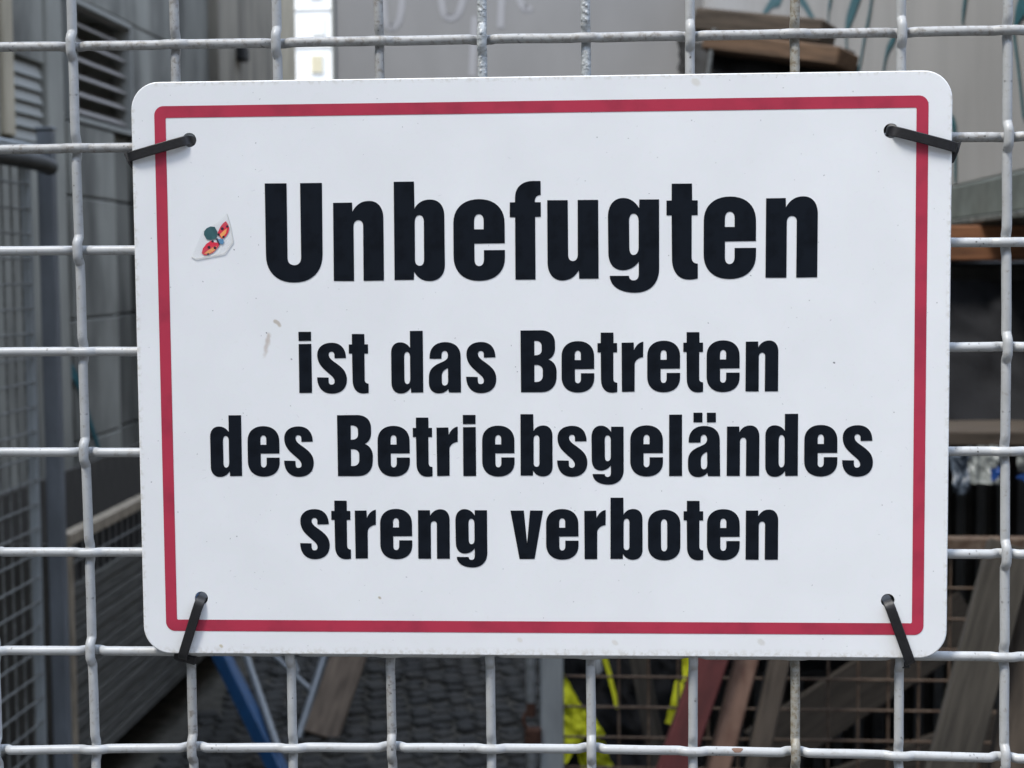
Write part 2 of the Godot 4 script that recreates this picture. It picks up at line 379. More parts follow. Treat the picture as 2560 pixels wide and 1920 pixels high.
func mesh_wire(vertical: bool, n: int, c0: int, c1: int, sides: int) -> ArrayMesh:
	var pts := PackedVector3Array()
	var wob := FastNoiseLite.new()
	wob.seed = 900 + n + (500 if vertical else 0)
	wob.frequency = 14.0
	var offs := [-0.0072, -0.0060, -0.0050, -0.0040, -0.0030, -0.0020, -0.0008, 0.0008, 0.0020, 0.0030, 0.0040, 0.0050, 0.0060, 0.0072, 0.0150, 0.0220, 0.0290]
	for c in range(c0, c1 + 1):
		for o in offs:
			if vertical:
				var front: bool = posmod(n + c, 2) == 0
				var y := row_y(c, col_x(n, MEAN_ROWS[clampi(c, 0, 7)])) - float(o)
				var z := (0.0029 if front else -0.0016) * crimp(o)
				pts.append(Vector3(col_x(n, y) + 0.0003 * wob.get_noise_1d(y), SIGN_Y + y, WIRE_Z - 0.0003 + z))
			else:
				var front: bool = posmod(n + c, 2) == 1
				var x := col_x(c, row_y(n, 0.0)) + float(o)
				var z := (0.0016 if front else -0.0029) * crimp(o)
				pts.append(Vector3(x, SIGN_Y + row_y(n, x) + 0.0003 * wob.get_noise_1d(x), WIRE_Z + z))
	var s := Shape.new()
	s.tube(pts, WIRE_R, sides, true, Vector3.BACK)
	return s.mesh()

func build_fence() -> void:
	var t := thing("wire_mesh_fence", "grey painted fence of crimped wire mesh that carries the white warning sign", "fence")
	for i in range(-7, 17):
		var seen := i >= -1 and i <= 10
		var m: String = {1: "grimy wire paint", 3: "grimy wire paint", 4: "blistered wire paint", 5: "blistered wire paint", 7: "rusty wire paint"}.get(i, "wire paint")
		var blistered := i == 4 or i == 5
		var w := part(t, "vertical_wire", mesh_wire(true, i, -10, 2 if blistered else 31, 12 if seen else 6), mats[m])
		if blistered:
			w.set_meta("label", "vertical wire with blistered paint above the sign")
			part(w, "smooth_length", mesh_wire(true, i, 3, 31, 12), mats["wire paint"])
		elif i == 7:
			w.set_meta("label", "vertical wire with brown rust stains")
	for j in range(-10, 32):
		var seen := j >= -1 and j <= 8
		part(t, "horizontal_wire", mesh_wire(false, j, -7, 16, 12 if seen else 6), mats["grimy wire paint" if j <= 1 else "wire paint"])
	var chip := Shape.new()
	chip.smooth(true)
	for k in 14:
		var a0 := TAU * k / 14.0
		var a1 := TAU * (k + 1) / 14.0
		var p := func(a: float, s: float) -> Vector3:
			var u := cos(a) * 0.0023 * s * (1.0 + 0.25 * sin(a * 3.0))
			var turn := 0.55 + sin(a) * 0.62 * s * (1.0 + 0.2 * cos(a * 2.0))
			return Vector3(0.0862 + u, SIGN_Y + row_y(7, 0.086) + sin(turn) * (WIRE_R + 0.00006), WIRE_Z + cos(turn) * (WIRE_R + 0.00006))
		chip.tri_out(p.call(a0, 0.0), p.call(a0, 1.0), p.call(a1, 1.0), Vector3(0, 0.5, 1))
	part(t, "paint_chip", chip.mesh(), mats["brown painted steel"])
	var fm: Material = mats["grey gate paint"]
	var x0 := col_x(-7, 0.0) - 0.004
	var x1 := col_x(16, 0.0) + 0.021
	var top := SIGN_Y + MEAN_ROWS[0] + 10.0 * PITCH + 0.004
	part(t, "frame_post", slab(Vector3(x0 - 0.04, 0.0, -0.03), Vector3(x0, top, 0.01), 0.003), fm)
	part(t, "frame_post", slab(Vector3(x1, 0.0, -0.03), Vector3(x1 + 0.04, top, 0.01), 0.003), fm)
	part(t, "frame_rail", slab(Vector3(x0 - 0.04, top + 0.002, -0.03), Vector3(x1 + 0.04, top + 0.042, 0.01), 0.003), fm)
	part(t, "frame_rail", slab(Vector3(x0 + 0.002, 0.10, -0.03), Vector3(x1 - 0.002, 0.14, 0.01), 0.003), fm)

# ---------------------------------------------------------------- the sign
func rounded(w: float, h: float, r: float, n := 10) -> PackedVector2Array:
	var out := PackedVector2Array()
	for q in 4:
		var c := Vector2([w / 2 - r, -w / 2 + r, -w / 2 + r, w / 2 - r][q], [h / 2 - r, h / 2 - r, -h / 2 + r, -h / 2 + r][q])
		for k in n + 1:
			var a := PI / 2 * (q + float(k) / n)
			out.append(c + Vector2(cos(a), sin(a)) * r)
	return out

func disc(c: Vector2, r: float, n := 24) -> PackedVector2Array:
	var out := PackedVector2Array()
	for k in n:
		out.append(c + Vector2(cos(TAU * k / n), sin(TAU * k / n)) * r)
	return out

func pieces(outline: PackedVector2Array, holes: Array, cuts: Array) -> Array[PackedVector2Array]:   # an outline with holes as plain polygons: cut through the holes at each x of cuts
	var out: Array[PackedVector2Array] = []
	var edges := [-1000.0]
	edges.append_array(cuts)
	edges.append(1000.0)
	for i in edges.size() - 1:
		var band := PackedVector2Array([Vector2(edges[i], -1000), Vector2(edges[i + 1], -1000), Vector2(edges[i + 1], 1000), Vector2(edges[i], 1000)])
		var some: Array = Geometry2D.intersect_polygons(outline, band)
		for h in holes:
			var next: Array = []
			for p in some:
				next.append_array(Geometry2D.clip_polygons(p, h))
			some = next
		for p in some:
			out.append(p)
	return out

func flat_fill(s: Shape, poly: PackedVector2Array, z: float, up: bool, size := Vector2.ZERO) -> void:   # millimetres about the sign's centre
	var ix := Geometry2D.triangulate_polygon(poly)
	for k in range(0, ix.size(), 3):
		var q := [poly[ix[k]], poly[ix[k + 1]], poly[ix[k + 2]]]
		if ((q[1] - q[0]).cross(q[2] - q[0]) < 0.0) == up:
			q = [q[0], q[2], q[1]]
		for n in [0, 2, 1]:
			if size != Vector2.ZERO:
				s.st.set_uv(Vector2(q[n].x / size.x + 0.5, 0.5 - q[n].y / size.y))
			s.st.add_vertex(Vector3(q[n].x, q[n].y, z) * 0.001)

func outline_of(path: String) -> Array[PackedVector2Array]:
	var out: Array[PackedVector2Array] = []
	for one in path.split(" | "):
		var p := PackedVector2Array()
		var w := one.split(" ", false)
		var i := 0
		while i < w.size():
			if w[i] == "C":
				var a := p[-1]
				var b := Vector2(float(w[i + 1]), float(w[i + 2]))
				var c := Vector2(float(w[i + 3]), float(w[i + 4]))
				var d := Vector2(float(w[i + 5]), float(w[i + 6]))
				for k in range(1, 11):
					p.append(a.bezier_interpolate(b, c, d, k / 10.0))
				i += 7
			else:
				p.append(Vector2(float(w[i + 1]), float(w[i + 2])))
				i += 3
		out.append(p)
	return out

func letter_mesh(g: Array, k: float) -> ArrayMesh:
	var s := Shape.new()
	var loops := outline_of(g[3])
	var scaled: Array[PackedVector2Array] = []
	for l in loops:
		var q := PackedVector2Array()
		for v in l:
			q.append(Vector2(v.x * 0.001 * g[0], v.y * 0.001 * g[1] + g[2]) * k)
		scaled.append(q)
	var solids := []
	var holes := []
	var cuts := []
	for q in scaled:
		var inside := false
		for r in scaled:
			if r != q and Geometry2D.is_point_in_polygon(q[0], r):
				inside = true
		if inside:
			holes.append(q)
			var lo := 1e9
			var hi := -1e9
			for v in q:
				lo = minf(lo, v.x)
				hi = maxf(hi, v.x)
			if cuts.is_empty():
				cuts.append((lo + hi) * 0.5)
		else:
			solids.append(q)
	for q in solids:
		for p in pieces(q, holes, cuts):
			flat_fill(s, p, 0.0, true)
	return s.mesh()

func plate_texture() -> ImageTexture:
	# white plastic: faint mottling, dust specks, two brown rub marks, a few stains and grime with a ragged edge along the rims
	var w := 1792
	var h := 1280
	var n := FastNoiseLite.new()
	n.seed = 5
	n.frequency = 0.004
	n.fractal_octaves = 5
	var n2 := FastNoiseLite.new()
	n2.seed = 8
	n2.frequency = 0.055
	n2.fractal_octaves = 5
	n2.fractal_gain = 0.65
	var a := n.get_image(w, h).get_data()
	var b := n2.get_image(w, h).get_data()
	var out := PackedByteArray()
	out.resize(w * h * 3)
	var base := Color(0.895, 0.905, 0.915)
	var dirt := Color(0.70, 0.685, 0.64)
	for y in h:
		var edge_y := float(h - y)
		for x in w:
			var i := y * w + x
			var v := 1.0 + 0.012 * (a[i] / 127.5 - 1.0)
			var r := base.r * v
			var g := base.g * v
			var bl := base.b * v
			var rough := b[i] / 255.0
			var k := 0.0
			if edge_y < 20.0:
				k = smoothstep(0.35, 0.80, rough) * (1.0 - edge_y / 20.0) * 0.55
			var side := minf(minf(float(x), float(w - x)), float(y))
			if side < 12.0:
				k = maxf(k, smoothstep(0.45, 0.8, rough) * (1.0 - side / 12.0) * 0.5)
			if rough > 0.72:
				k = maxf(k, (rough - 0.72) * 0.35)
			if k > 0.0:
				r += (dirt.r - r) * k
				g += (dirt.g - g) * k
				bl += (dirt.b - bl) * k
			out[i * 3] = int(r * 255.0)
			out[i * 3 + 1] = int(g * 255.0)
			out[i * 3 + 2] = int(bl * 255.0)
	var im := Image.create_from_data(w, h, false, Image.FORMAT_RGB8, out)
	var rng := RandomNumberGenerator.new()
	rng.seed = 77
	for k in 260:
		var c := Vector2(rng.randf_range(10, w - 10), rng.randf_range(10, h - 10))
		blot(im, c, rng.randf_range(0.6, 2.3), rng.randf_range(0.4, 1.6), rng.randf() * PI, Color(0.40, 0.41, 0.43), rng.randf_range(0.25, 0.85), rng)
	for q in [[126.4, 2.4, 3.0, Color(0.25, 0.25, 0.28), 0.9], [-107.0, 4.9, 3.0, Color(0.5, 0.5, 0.52), 0.8], [-117.6, 16.5, 2.2, Color(0.3, 0.3, 0.33), 0.9], [-131.2, 52.6, 2.0, Color(0.4, 0.4, 0.43), 0.9], [-140.5, -121.5, 6.0, Color(0.74, 0.70, 0.60), 0.8], [-69.8, -99.8, 5.0, Color(0.66, 0.62, 0.55), 0.8],
			[67.9, 121.6, 14.0, Color(0.80, 0.79, 0.75), 0.55], [-8.4, -118.0, 9.0, Color(0.82, 0.81, 0.78), 0.5], [33.0, -119.0, 10.0, Color(0.80, 0.79, 0.76), 0.5], [96.0, -118.5, 12.0, Color(0.78, 0.775, 0.75), 0.55]]:
		blot(im, Vector2((q[0] / 350.0 + 0.5) * w, (0.5 - q[1] / 250.0) * h), q[2], q[2] * 0.7, 0.6, q[3], q[4], rng)
	for k in 34:
		var c := Vector2(rng.randf_range(40, w - 40), rng.randf_range(40, h - 40))
		var d := Vector2.from_angle(rng.randf_range(-0.9, 0.9)) * rng.randf_range(2.0, 9.0)
		for q in 8:
			blot(im, c + d * (q / 7.0 - 0.5), 1.1, 0.9, 0.0, Color(0.72, 0.73, 0.75), 0.35, rng)
	# brown rub marks left of the second line
	for k in 26:
		var u := k / 25.0
		blot(im, Vector2((-113.9 + 2.2 * u) / 350.0 + 0.5, 0.5 - (21.4 - 1.9 * u * u) / 250.0) * Vector2(w, h), rng.randf_range(4.5, 7.5) - 3.0 * u, rng.randf_range(3.5, 5.5), 0.8, Color(0.74, 0.715, 0.68), 0.45, rng)
	for k in 60:
		var u := k / 59.0
		blot(im, Vector2((-116.7 - 1.9 * u + rng.randf_range(-0.55, 0.55)) / 350.0 + 0.5, 0.5 - (15.5 - 9.5 * u + rng.randf_range(-0.6, 0.6)) / 250.0) * Vector2(w, h), rng.randf_range(4.0, 9.0) - 2.5 * u, rng.randf_range(3.0, 7.0), 1.3, Color(0.76, 0.725, 0.70), 0.22 * (1.0 - u * 0.7), rng)
	return ImageTexture.create_from_image(im)

func blot(im: Image, c: Vector2, rx: float, ry: float, turn: float, tone: Color, strength: float, rng: RandomNumberGenerator) -> void:
	var r := int(ceil(maxf(rx, ry))) + 1
	for dx in range(-r, r + 1):
		for dy in range(-r, r + 1):
			var p := Vector2i(int(c.x) + dx, int(c.y) + dy)
			if p.x < 0 or p.y < 0 or p.x >= im.get_width() or p.y >= im.get_height():
				continue
			var q := Vector2(dx, dy).rotated(-turn)
			var d := Vector2(q.x / rx, q.y / ry).length() + rng.randf_range(-0.12, 0.12)
			if d < 1.0:
				im.set_pixelv(p, im.get_pixelv(p).lerp(tone, strength * smoothstep(1.0, 0.45, d)))

func build_sign() -> void:
	var t := thing("warning_sign", "white rectangular sign with red border and black German lettering tied to the wire mesh", "sign", Vector3(0, SIGN_Y, 0))
	var outer := rounded(350, 250, 12)
	var holes := [disc(Vector2(-149.8, 100.0), 3.1), disc(Vector2(149.6, 100.1), 3.1), disc(Vector2(-148.9, -100.2), 2.95), disc(Vector2(149.9, -100.0), 2.95)]
	var s := Shape.new()
	var inner := rounded(349.2, 249.2, 11.6)
	for p in pieces(inner, holes, [-149.35, 149.75]):
		flat_fill(s, p, 0.0, true, Vector2(350, 250))
	for p in pieces(outer, holes, [-149.35, 149.75]):
		flat_fill(s, p, -2.0, false, Vector2(350, 250))
	for k in outer.size():
		var l := (k + 1) % outer.size()
		for z in [[inner, 0.0, outer, -0.3], [outer, -0.3, outer, -2.0]]:
			var q := [Vector3(z[0][k].x, z[0][k].y, z[1]), Vector3(z[0][l].x, z[0][l].y, z[1]), Vector3(z[2][l].x, z[2][l].y, z[3]), Vector3(z[2][k].x, z[2][k].y, z[3])]
			for n in [0, 1, 2, 0, 2, 3]:
				s.st.set_uv(Vector2(q[n].x / 350.0 + 0.5, 0.5 - q[n].y / 250.0))
				s.st.add_vertex(q[n] * 0.001)
	for hole in holes:
		for k in hole.size():
			var l: int = (k + 1) % hole.size()
			var q := [Vector3(hole[k].x, hole[k].y, 0.0), Vector3(hole[k].x, hole[k].y, -2.0), Vector3(hole[l].x, hole[l].y, -2.0), Vector3(hole[l].x, hole[l].y, 0.0)]
			for n in [0, 1, 2, 0, 2, 3]:
				s.st.set_uv(Vector2(q[n].x / 350.0 + 0.5, 0.5 - q[n].y / 250.0))
				s.st.add_vertex(q[n] * 0.001)
	var pm := StandardMaterial3D.new()
	pm.resource_name = "white plate"
	pm.albedo_texture = plate_texture()
	pm.roughness = 0.42
	part(t, "plate", s.mesh(), pm)
	# red border, printed: rounded outside, nearly square inside
	var b := Shape.new()
	var ro := rounded(330.0, 229.5, 4.0, 8)
	var ri := rounded(320.1, 219.4, 0.6, 8)
	for k in ro.size():
		var l := (k + 1) % ro.size()
		b.quad(Vector3(ri[k].x, ri[k].y, 0.12) * 0.001, Vector3(ro[k].x, ro[k].y, 0.12) * 0.001, Vector3(ro[l].x, ro[l].y, 0.12) * 0.001, Vector3(ri[l].x, ri[l].y, 0.12) * 0.001)
	part(t, "red_border", b.mesh(), mats["red ink"], Transform3D(Basis(), Vector3(0.0001, -0.0001, 0)))
	var made := {}
	for w in WORDS:
		var word := Node3D.new()
		word.name = "word"
		t.add_child(word, true)
		word.position = Vector3(0, w[1] * 0.001, 0.00015)
		word.set_meta("label", "black printed word " + w[0])
		for i in w[0].length():
			var g: String = w[0][i]
			var key := g + str(w[2])
			if not made.has(key):
				made[key] = letter_mesh(GLYPHS[g], w[2])
			part(word, "letter", made[key], mats["ink"], Transform3D(Basis(), Vector3(w[3][i] * 0.001, 0, 0)))

func mm(x: float, y: float, z: float) -> Vector3:
	return Vector3(x * 0.001, SIGN_Y + y * 0.001, z * 0.001)

func cable_tie(hole: Vector2, edge: Vector2, wire: Vector2, label: String, width: float, tail: Array, head: Array) -> void:
	var d := (edge - hole).normalized()
	var len := (edge - hole).length()
	var side := Vector3(-d.y, d.x, 0) * width * 0.001
	var at := func(u: float, z: float) -> Vector3: return mm(hole.x + d.x * u, hole.y + d.y * u, z)
	var back := mm(wire.x, wire.y, -11.2)
	var pts := curve_points([at.call(-0.5, -8.0), at.call(-0.4, -3.4), at.call(0.3, -0.7), at.call(2.0, 1.1), at.call(5.5, 1.7), at.call(len * 0.5, 1.75), at.call(len - 4.0, 1.5), at.call(len - 0.4, 0.9), at.call(len + 1.1, -0.9), at.call(len + 1.2, -4.2), at.call(len - 1.5, -8.5), back, at.call(len * 0.45, -11.4), at.call(len * 0.15, -10.6), at.call(-0.5, -8.0)], 6)
	var ws := PackedVector3Array()
	for p in pts:
		ws.append(side)
	var s := Shape.new()
	s.ribbon(pts, ws, 0.0011)
	var t := thing("cable_tie", label, "cable tie", mm(hole.x, hole.y, 0), "black cable ties that hold the sign")
	var off := Transform3D(Basis(), -t.position)
	part(t, "strap", s.mesh(), mats["black nylon"], off)
	if tail:
		var q := Shape.new()
		var a := mm(tail[0].x, tail[0].y, -4.2)
		var b := mm(tail[1].x, tail[1].y, -3.4)
		q.ribbon(PackedVector3Array([a, a.lerp(b, 0.5) + Vector3(0, 0, 0.0004), b]), PackedVector3Array([Vector3(0.0030, 0.0012, 0), Vector3(0.0028, 0.0011, 0), Vector3(0.0016, 0.0007, 0)]), 0.0012)
		part(t, "tail", q.mesh(), mats["black nylon"], off)
	if head:
		var q := Shape.new()
		q.box(Vector3.ZERO, Vector3(head[2], head[3], 5.0) * 0.001, 0.0006)
		part(t, "locking_head", q.mesh(), mats["black nylon"], Transform3D(Basis(Vector3.BACK, head[4]), mm(head[0], head[1], -5.2) - t.position))

func patch(points: Array, z: float) -> ArrayMesh:   # a flat printed shape, millimetres about the sign's centre
	var s := Shape.new()
	var p := PackedVector2Array()
	for q in points:
		p.append(Vector2(q[0], q[1]))
	flat_fill(s, p, z, true)
	return s.mesh()

func build_sticker() -> void:
	var t := thing("ladybird_sticker", "small peeling ladybird sticker on the upper left of the white sign", "sticker", Vector3(0, SIGN_Y, 0))
	var film := StandardMaterial3D.new()
	film.resource_name = "clear film"
	film.albedo_color = Color(0.97, 0.98, 0.97, 0.03)
	film.transparency = BaseMaterial3D.TRANSPARENCY_ALPHA
	film.roughness = 0.12
	# the film lifts a little along its lower edge
	var s := Shape.new()
	s.smooth(true)
	var f := [[-149.9, 49.6, 0.25], [-147.9, 48.9, 0.4], [-135.4, 51.1, 0.4], [-131.5, 56.2, 0.35], [-132.4, 62.8, 0.2], [-133.9, 68.2, 0.5], [-138.5, 64.2, 0.16], [-144.7, 61.0, 0.16], [-147.3, 55.5, 0.16]]
	for k in f.size():
		var l := (k + 1) % f.size()
		s.tri_out(Vector3(-139.5, 57.2, 0.16) * 0.001, Vector3(f[k][0], f[k][1], f[k][2]) * 0.001, Vector3(f[l][0], f[l][1], f[l][2]) * 0.001, Vector3.BACK)
	part(t, "film", s.mesh(), film)
	var cut := Shape.new()
	var rim := PackedVector3Array()
	for k in 6:
		rim.append(Vector3(f[k][0], f[k][1], f[k][2]) * 0.001)
	cut.tube(rim, 0.00013, 5)
	var fm := surface("film edge", Color(0.78, 0.78, 0.76), 0.3)
	part(t, "film_edge", cut.mesh(), fm)
	var teal := surface("sticker teal", Color(0.24, 0.40, 0.42), 0.4, noise(256, 91, 0.01, [[0.0, grey(0.8)], [1.0, grey(1.0)]], 3), Vector3(60, 60, 60))
	var red := surface("sticker red", Color(0.84, 0.20, 0.29), 0.4)
	var amber := surface("sticker amber", Color(0.93, 0.64, 0.38), 0.4)
	var dark := surface("sticker dark", Color(0.20, 0.16, 0.22), 0.4)
	var blue := surface("sticker blue", Color(0.36, 0.54, 0.68), 0.4)
	part(t, "body", patch([[-141.3, 62.75], [-139.4, 62.56], [-138.3, 60.5], [-138.6, 58.2], [-139.4, 57.3], [-141.2, 56.9], [-143.1, 57.2], [-144.2, 59.2], [-144.15, 60.6], [-143.0, 62.0]], 0.24), teal)
	var w1 := part(t, "wing_case", patch([[-134.5, 65.0], [-133.6, 63.65], [-133.05, 62.06], [-133.5, 60.1], [-134.5, 58.5], [-135.8, 57.5], [-136.65, 57.6], [-137.5, 58.6], [-138.2, 60.0], [-136.9, 62.6], [-135.8, 64.0]], 0.26), red)
	part(w1, "amber_patch", patch([[-134.05, 61.9], [-134.6, 59.6], [-136.5, 57.7], [-137.25, 59.3], [-135.3, 61.0]], 0.29), amber)
	var w2 := part(t, "wing_case", patch([[-141.2, 56.65], [-139.6, 55.9], [-137.8, 55.65], [-137.6, 54.5], [-138.7, 53.1], [-140.2, 51.5], [-142.6, 50.4], [-144.2, 50.3], [-145.4, 51.2], [-144.8, 53.3], [-143.2, 55.25]], 0.26), red)
	part(w2, "amber_patch", patch([[-138.7, 54.3], [-139.6, 52.4], [-142.0, 51.0], [-144.5, 51.0], [-142.3, 52.6], [-140.5, 53.6]], 0.29), amber)
	for q in [[w1, -133.9, 62.7, 0.55], [w1, -136.1, 61.7, 0.65], [w1, -137.8, 59.2, 0.55], [w1, -135.65, 58.2, 0.5], [w2, -142.1, 53.75, 0.65], [w2, -139.5, 53.5, 0.6], [w2, -142.5, 50.8, 0.5], [w2, -140.5, 56.3, 0.5]]:
		var pts := []
		for v in disc(Vector2(q[1], q[2]), q[3], 12):
			pts.append([v.x, v.y])
		part(q[0], "spot", patch(pts, 0.33), dark)
	part(t, "neck", patch([[-139.35, 57.7], [-138.1, 57.5], [-137.2, 55.2], [-137.6, 54.5], [-139.0, 57.15]], 0.29), dark)
	part(t, "head", patch([[-138.3, 57.3], [-135.8, 57.3], [-135.5, 55.7], [-136.2, 54.9], [-137.4, 55.4]], 0.31), blue)

# ---------------------------------------------------------------- the yard behind the fence
func build_ground() -> void:
	struct("ground", slab(Vector3(-300, -0.5, -400), Vector3(300, -0.02, 60)), mats["earth"])
	struct("bounce_pavement", slab(Vector3(-12, -0.3, 0.05), Vector3(14, -0.003, 14)), mats["bounce_pavement"])  # unseen slab, its pale concrete added to bounce light up onto the sign
	var paving := struct("cobblestone_paving", slab(Vector3(-1.32, -0.1, -7.4), Vector3(0.85, -0.012, -3.0)), mats["earth"])
	var stone: Array[ArrayMesh] = []
	var rng := RandomNumberGenerator.new()
	rng.seed = 12
	for k in 5:
		var s := Shape.new()
		var w := rng.randf_range(0.066, 0.074)
		var l := rng.randf_range(0.066, 0.075)
		s.box(Vector3(0, -0.02, 0), Vector3(w, 0.04, l), 0.008)
		stone.append(s.mesh())
	var rest: Array[Transform3D] = []
	var n := 0
	var turn := Basis(Vector3.UP, 0.62)
	for r in range(-46, 47):
		for c in range(-42, 43):
			var q := turn * Vector3(0.075 * c + (0.037 if r % 2 else 0.0) + rng.randf_range(-0.007, 0.007), 0.0, 0.075 * r + rng.randf_range(-0.007, 0.007))
			var x := q.x - 0.3
			var z := q.z - 5.2
			var t := Transform3D(Basis.from_euler(Vector3(rng.randf_range(-0.06, 0.06), 0.62 + rng.randf_range(-0.25, 0.25), rng.randf_range(-0.06, 0.06))).scaled_local(Vector3(rng.randf_range(0.8, 1.06), 1.0, rng.randf_range(0.8, 1.06))), Vector3(x, rng.randf_range(-0.006, 0.004), z))
			if x < -1.27 or x > 0.8 or z > -3.05 or z < -7.35:
				continue
			if x > -1.02 and x < -0.20 and z < -3.78 and z > -5.4 and n < 290:
				part(paving, "cobble", stone[posmod(r * 7 + c * 3, 5)], mats["cobble %d" % rng.randi_range(0, 3)], t)
				n += 1
			else:
				rest.append(t)
	var mmesh := MultiMesh.new()
	mmesh.transform_format = MultiMesh.TRANSFORM_3D
	mmesh.mesh = stone[0]
	mmesh.instance_count = rest.size()
	for k in rest.size():
		mmesh.set_instance_transform(k, rest[k])
	var o := MultiMeshInstance3D.new()
	o.name = "cobbles_beyond"
	o.multimesh = mmesh
	o.material_override = mats["cobble 0"]
	o.set_meta("kind", "stuff")
	paving.add_child(o, true)

func spray(parent: Node, called: String, pts: Array, widths: Array, x_plane: float, m: Material) -> void:   # a sprayed line on a wall across x: pts are (z, y)
	var s := Shape.new()
	var p: Array = []
	for q in pts:
		p.append(Vector3(x_plane, q[1], q[0]))
	var c := curve_points(p, 6)
	var rows: Array = []
	for i in c.size():
		var d := (c[mini(i + 1, c.size() - 1)] - c[maxi(i - 1, 0)]).normalized()
		var side := Vector3.RIGHT.cross(d).normalized()
		var u := float(i) / (c.size() - 1) * (widths.size() - 1)
		var k := mini(int(u), widths.size() - 2)
		var w := lerpf(widths[k], widths[k + 1], u - k) * 0.5
		rows.append([c[i] - side * w, c[i] + side * w])
	for i in rows.size() - 1:
		s.quad_out(rows[i][0], rows[i][1], rows[i + 1][1], rows[i + 1][0], Vector3.RIGHT if x_plane < 0.0 else Vector3.LEFT)
	part(parent, called, s.mesh(), m)

func build_left_building() -> void:
	var t := thing("concrete_building", "grey concrete building with dark louvres along the left of the yard", "building")
	var H := 7.0
	var wall := part(t, "wall", slab(Vector3(-9, 0, 1.4), Vector3(-2.45, H, -9.74)), mats["dark concrete"])
	# slabs and pilasters set on the wall, from the fence towards the far end: z from, z to, front x, material; the last beige also paints in light caught at that corner
	for q in [[1.4, -4.655, -1.97, "concrete"], [-5.112, -5.285, -1.965, "concrete"], [-6.86, -7.72, -2.02, "dark concrete"], [-7.73, -9.235, -1.97, "brown render"], [-9.24, -9.752, -1.96, "beige render"]]:
		part(wall, "pilaster", slab(Vector3(-2.448, 0, q[0]), Vector3(q[2], H - 0.01, q[1]), 0.006), mats[q[3]])
	part(wall, "pilaster", slab(Vector3(-2.448, 1.86, -4.66), Vector3(-1.955, H - 0.01, -4.755), 0.006), mats["beige render"])
	part(wall, "panel", slab(Vector3(-2.448, 0.0, -4.66), Vector3(-1.972, 1.85, -4.755), 0.005), mats["concrete"])
	# cast panels with open joints round the louvres
	var ys := [0.0, 0.31, 0.77, 1.23, 1.69, 1.965]
	for k in 5:
		part(wall, "panel", slab(Vector3(-2.448, ys[k] + 0.003, -5.345), Vector3(-1.97, ys[k + 1] - 0.003, -5.90), 0.005), mats["concrete"])
		part(wall, "panel", slab(Vector3(-2.448, ys[k] + 0.003, -5.915), Vector3(-2.0, ys[k + 1] - 0.003, -6.19), 0.005), mats["dark concrete"])
		part(wall, "panel", slab(Vector3(-2.448, ys[k] + 0.003, -6.205), Vector3(-1.975, ys[k + 1] - 0.003, -6.85), 0.005), mats["dark concrete"])
	part(wall, "panel", slab(Vector3(-2.448, 2.435, -5.345), Vector3(-1.97, H - 0.02, -6.85), 0.005), mats["concrete"])
	part(wall, "panel", slab(Vector3(-2.448, 1.97, -6.17), Vector3(-1.97, 2.43, -6.85), 0.005), mats["concrete"])
	part(wall, "panel", slab(Vector3(-2.448, 2.14, -4.76), Vector3(-1.975, H - 0.02, -5.108), 0.005), mats["concrete"])
	part(wall, "panel", slab(Vector3(-2.448, 0.0, -4.76), Vector3(-1.975, 1.855, -5.108), 0.005), mats["concrete"])
	# dark louvre: a frame with tilted blades over a black opening
	var lv := part(t, "louvre", slab(Vector3(-2.445, 1.94, -5.36), Vector3(-2.43, 2.46, -6.165)), mats["dark concrete"])
	for q in [[2.41, 2.43, -5.36, -6.165], [1.97, 1.99, -5.36, -6.165], [1.992, 2.408, -5.36, -5.44], [1.992, 2.408, -6.15, -6.165]]:
		part(lv, "frame", slab(Vector3(-2.045, q[0], q[2]), Vector3(-1.965, q[1], q[3]), 0.002), mats["grey vent paint"])
	for k in 7:
		var bl := Shape.new()
		bl.box(Vector3.ZERO, Vector3(0.045, 0.005, 0.70), 0.001)
		part(lv, "blade", bl.mesh(), mats["louvre paint"], Transform3D(Basis(Vector3.BACK, -0.62), Vector3(-2.005, 2.022 + 0.0655 * k, -5.795)))
	# pale grey louvre further forward
	var gv := part(t, "louvre", slab(Vector3(-2.10, 1.86, -4.765), Vector3(-2.05, 2.135, -5.105)), mats["grey vent paint"])
	for k in 6:
		var bl := Shape.new()
		bl.box(Vector3.ZERO, Vector3(0.05, 0.004, 0.33), 0.001)
		part(gv, "blade", bl.mesh(), mats["grey vent paint"], Transform3D(Basis(Vector3.BACK, -1.25), Vector3(-1.99, 1.885 + 0.045 * k, -4.935)))
	part(t, "wall_lamp", slab(Vector3(-1.968, 2.52, -8.22), Vector3(-1.92, 2.60, -8.10), 0.01), mats["dark steel"])
	spray(t, "paint_line", [[-5.26, 1.06], [-5.37, 0.99], [-5.48, 0.843], [-5.585, 0.708], [-5.59, 0.5], [-5.58, 0.38]], [0.05, 0.045, 0.035, 0.03, 0.025, 0.02], -1.966, mats["teal spray paint"])

func build_blocker_house() -> void:
	# an unseen house added behind the camera to keep low light off the fence
	var t := thing("blocker_house", "unseen brown house added across the street to block low light", "building", Vector3(0, 0, 13))
	part(t, "wall", slab(Vector3(-16, 0, 0), Vector3(18, 12.5, 9)), mats["house render"])
	part(t, "roof", slab(Vector3(-16.3, 12.502, -0.4), Vector3(18.3, 12.9, 9.2), 0.02), mats["dark steel"])
	for f in 4:
		for c in 9:
			var w := part(t, "window", slab(Vector3(-14.2 + 3.5 * c, 1.2 + 3.0 * f, -0.03), Vector3(-12.9 + 3.5 * c, 2.9 + 3.0 * f, -0.002)), mats["white facade"])
			part(w, "pane", slab(Vector3(-14.1 + 3.5 * c, 1.3 + 3.0 * f, -0.04), Vector3(-13.0 + 3.5 * c, 2.8 + 3.0 * f, -0.032)), mats["window pane"])

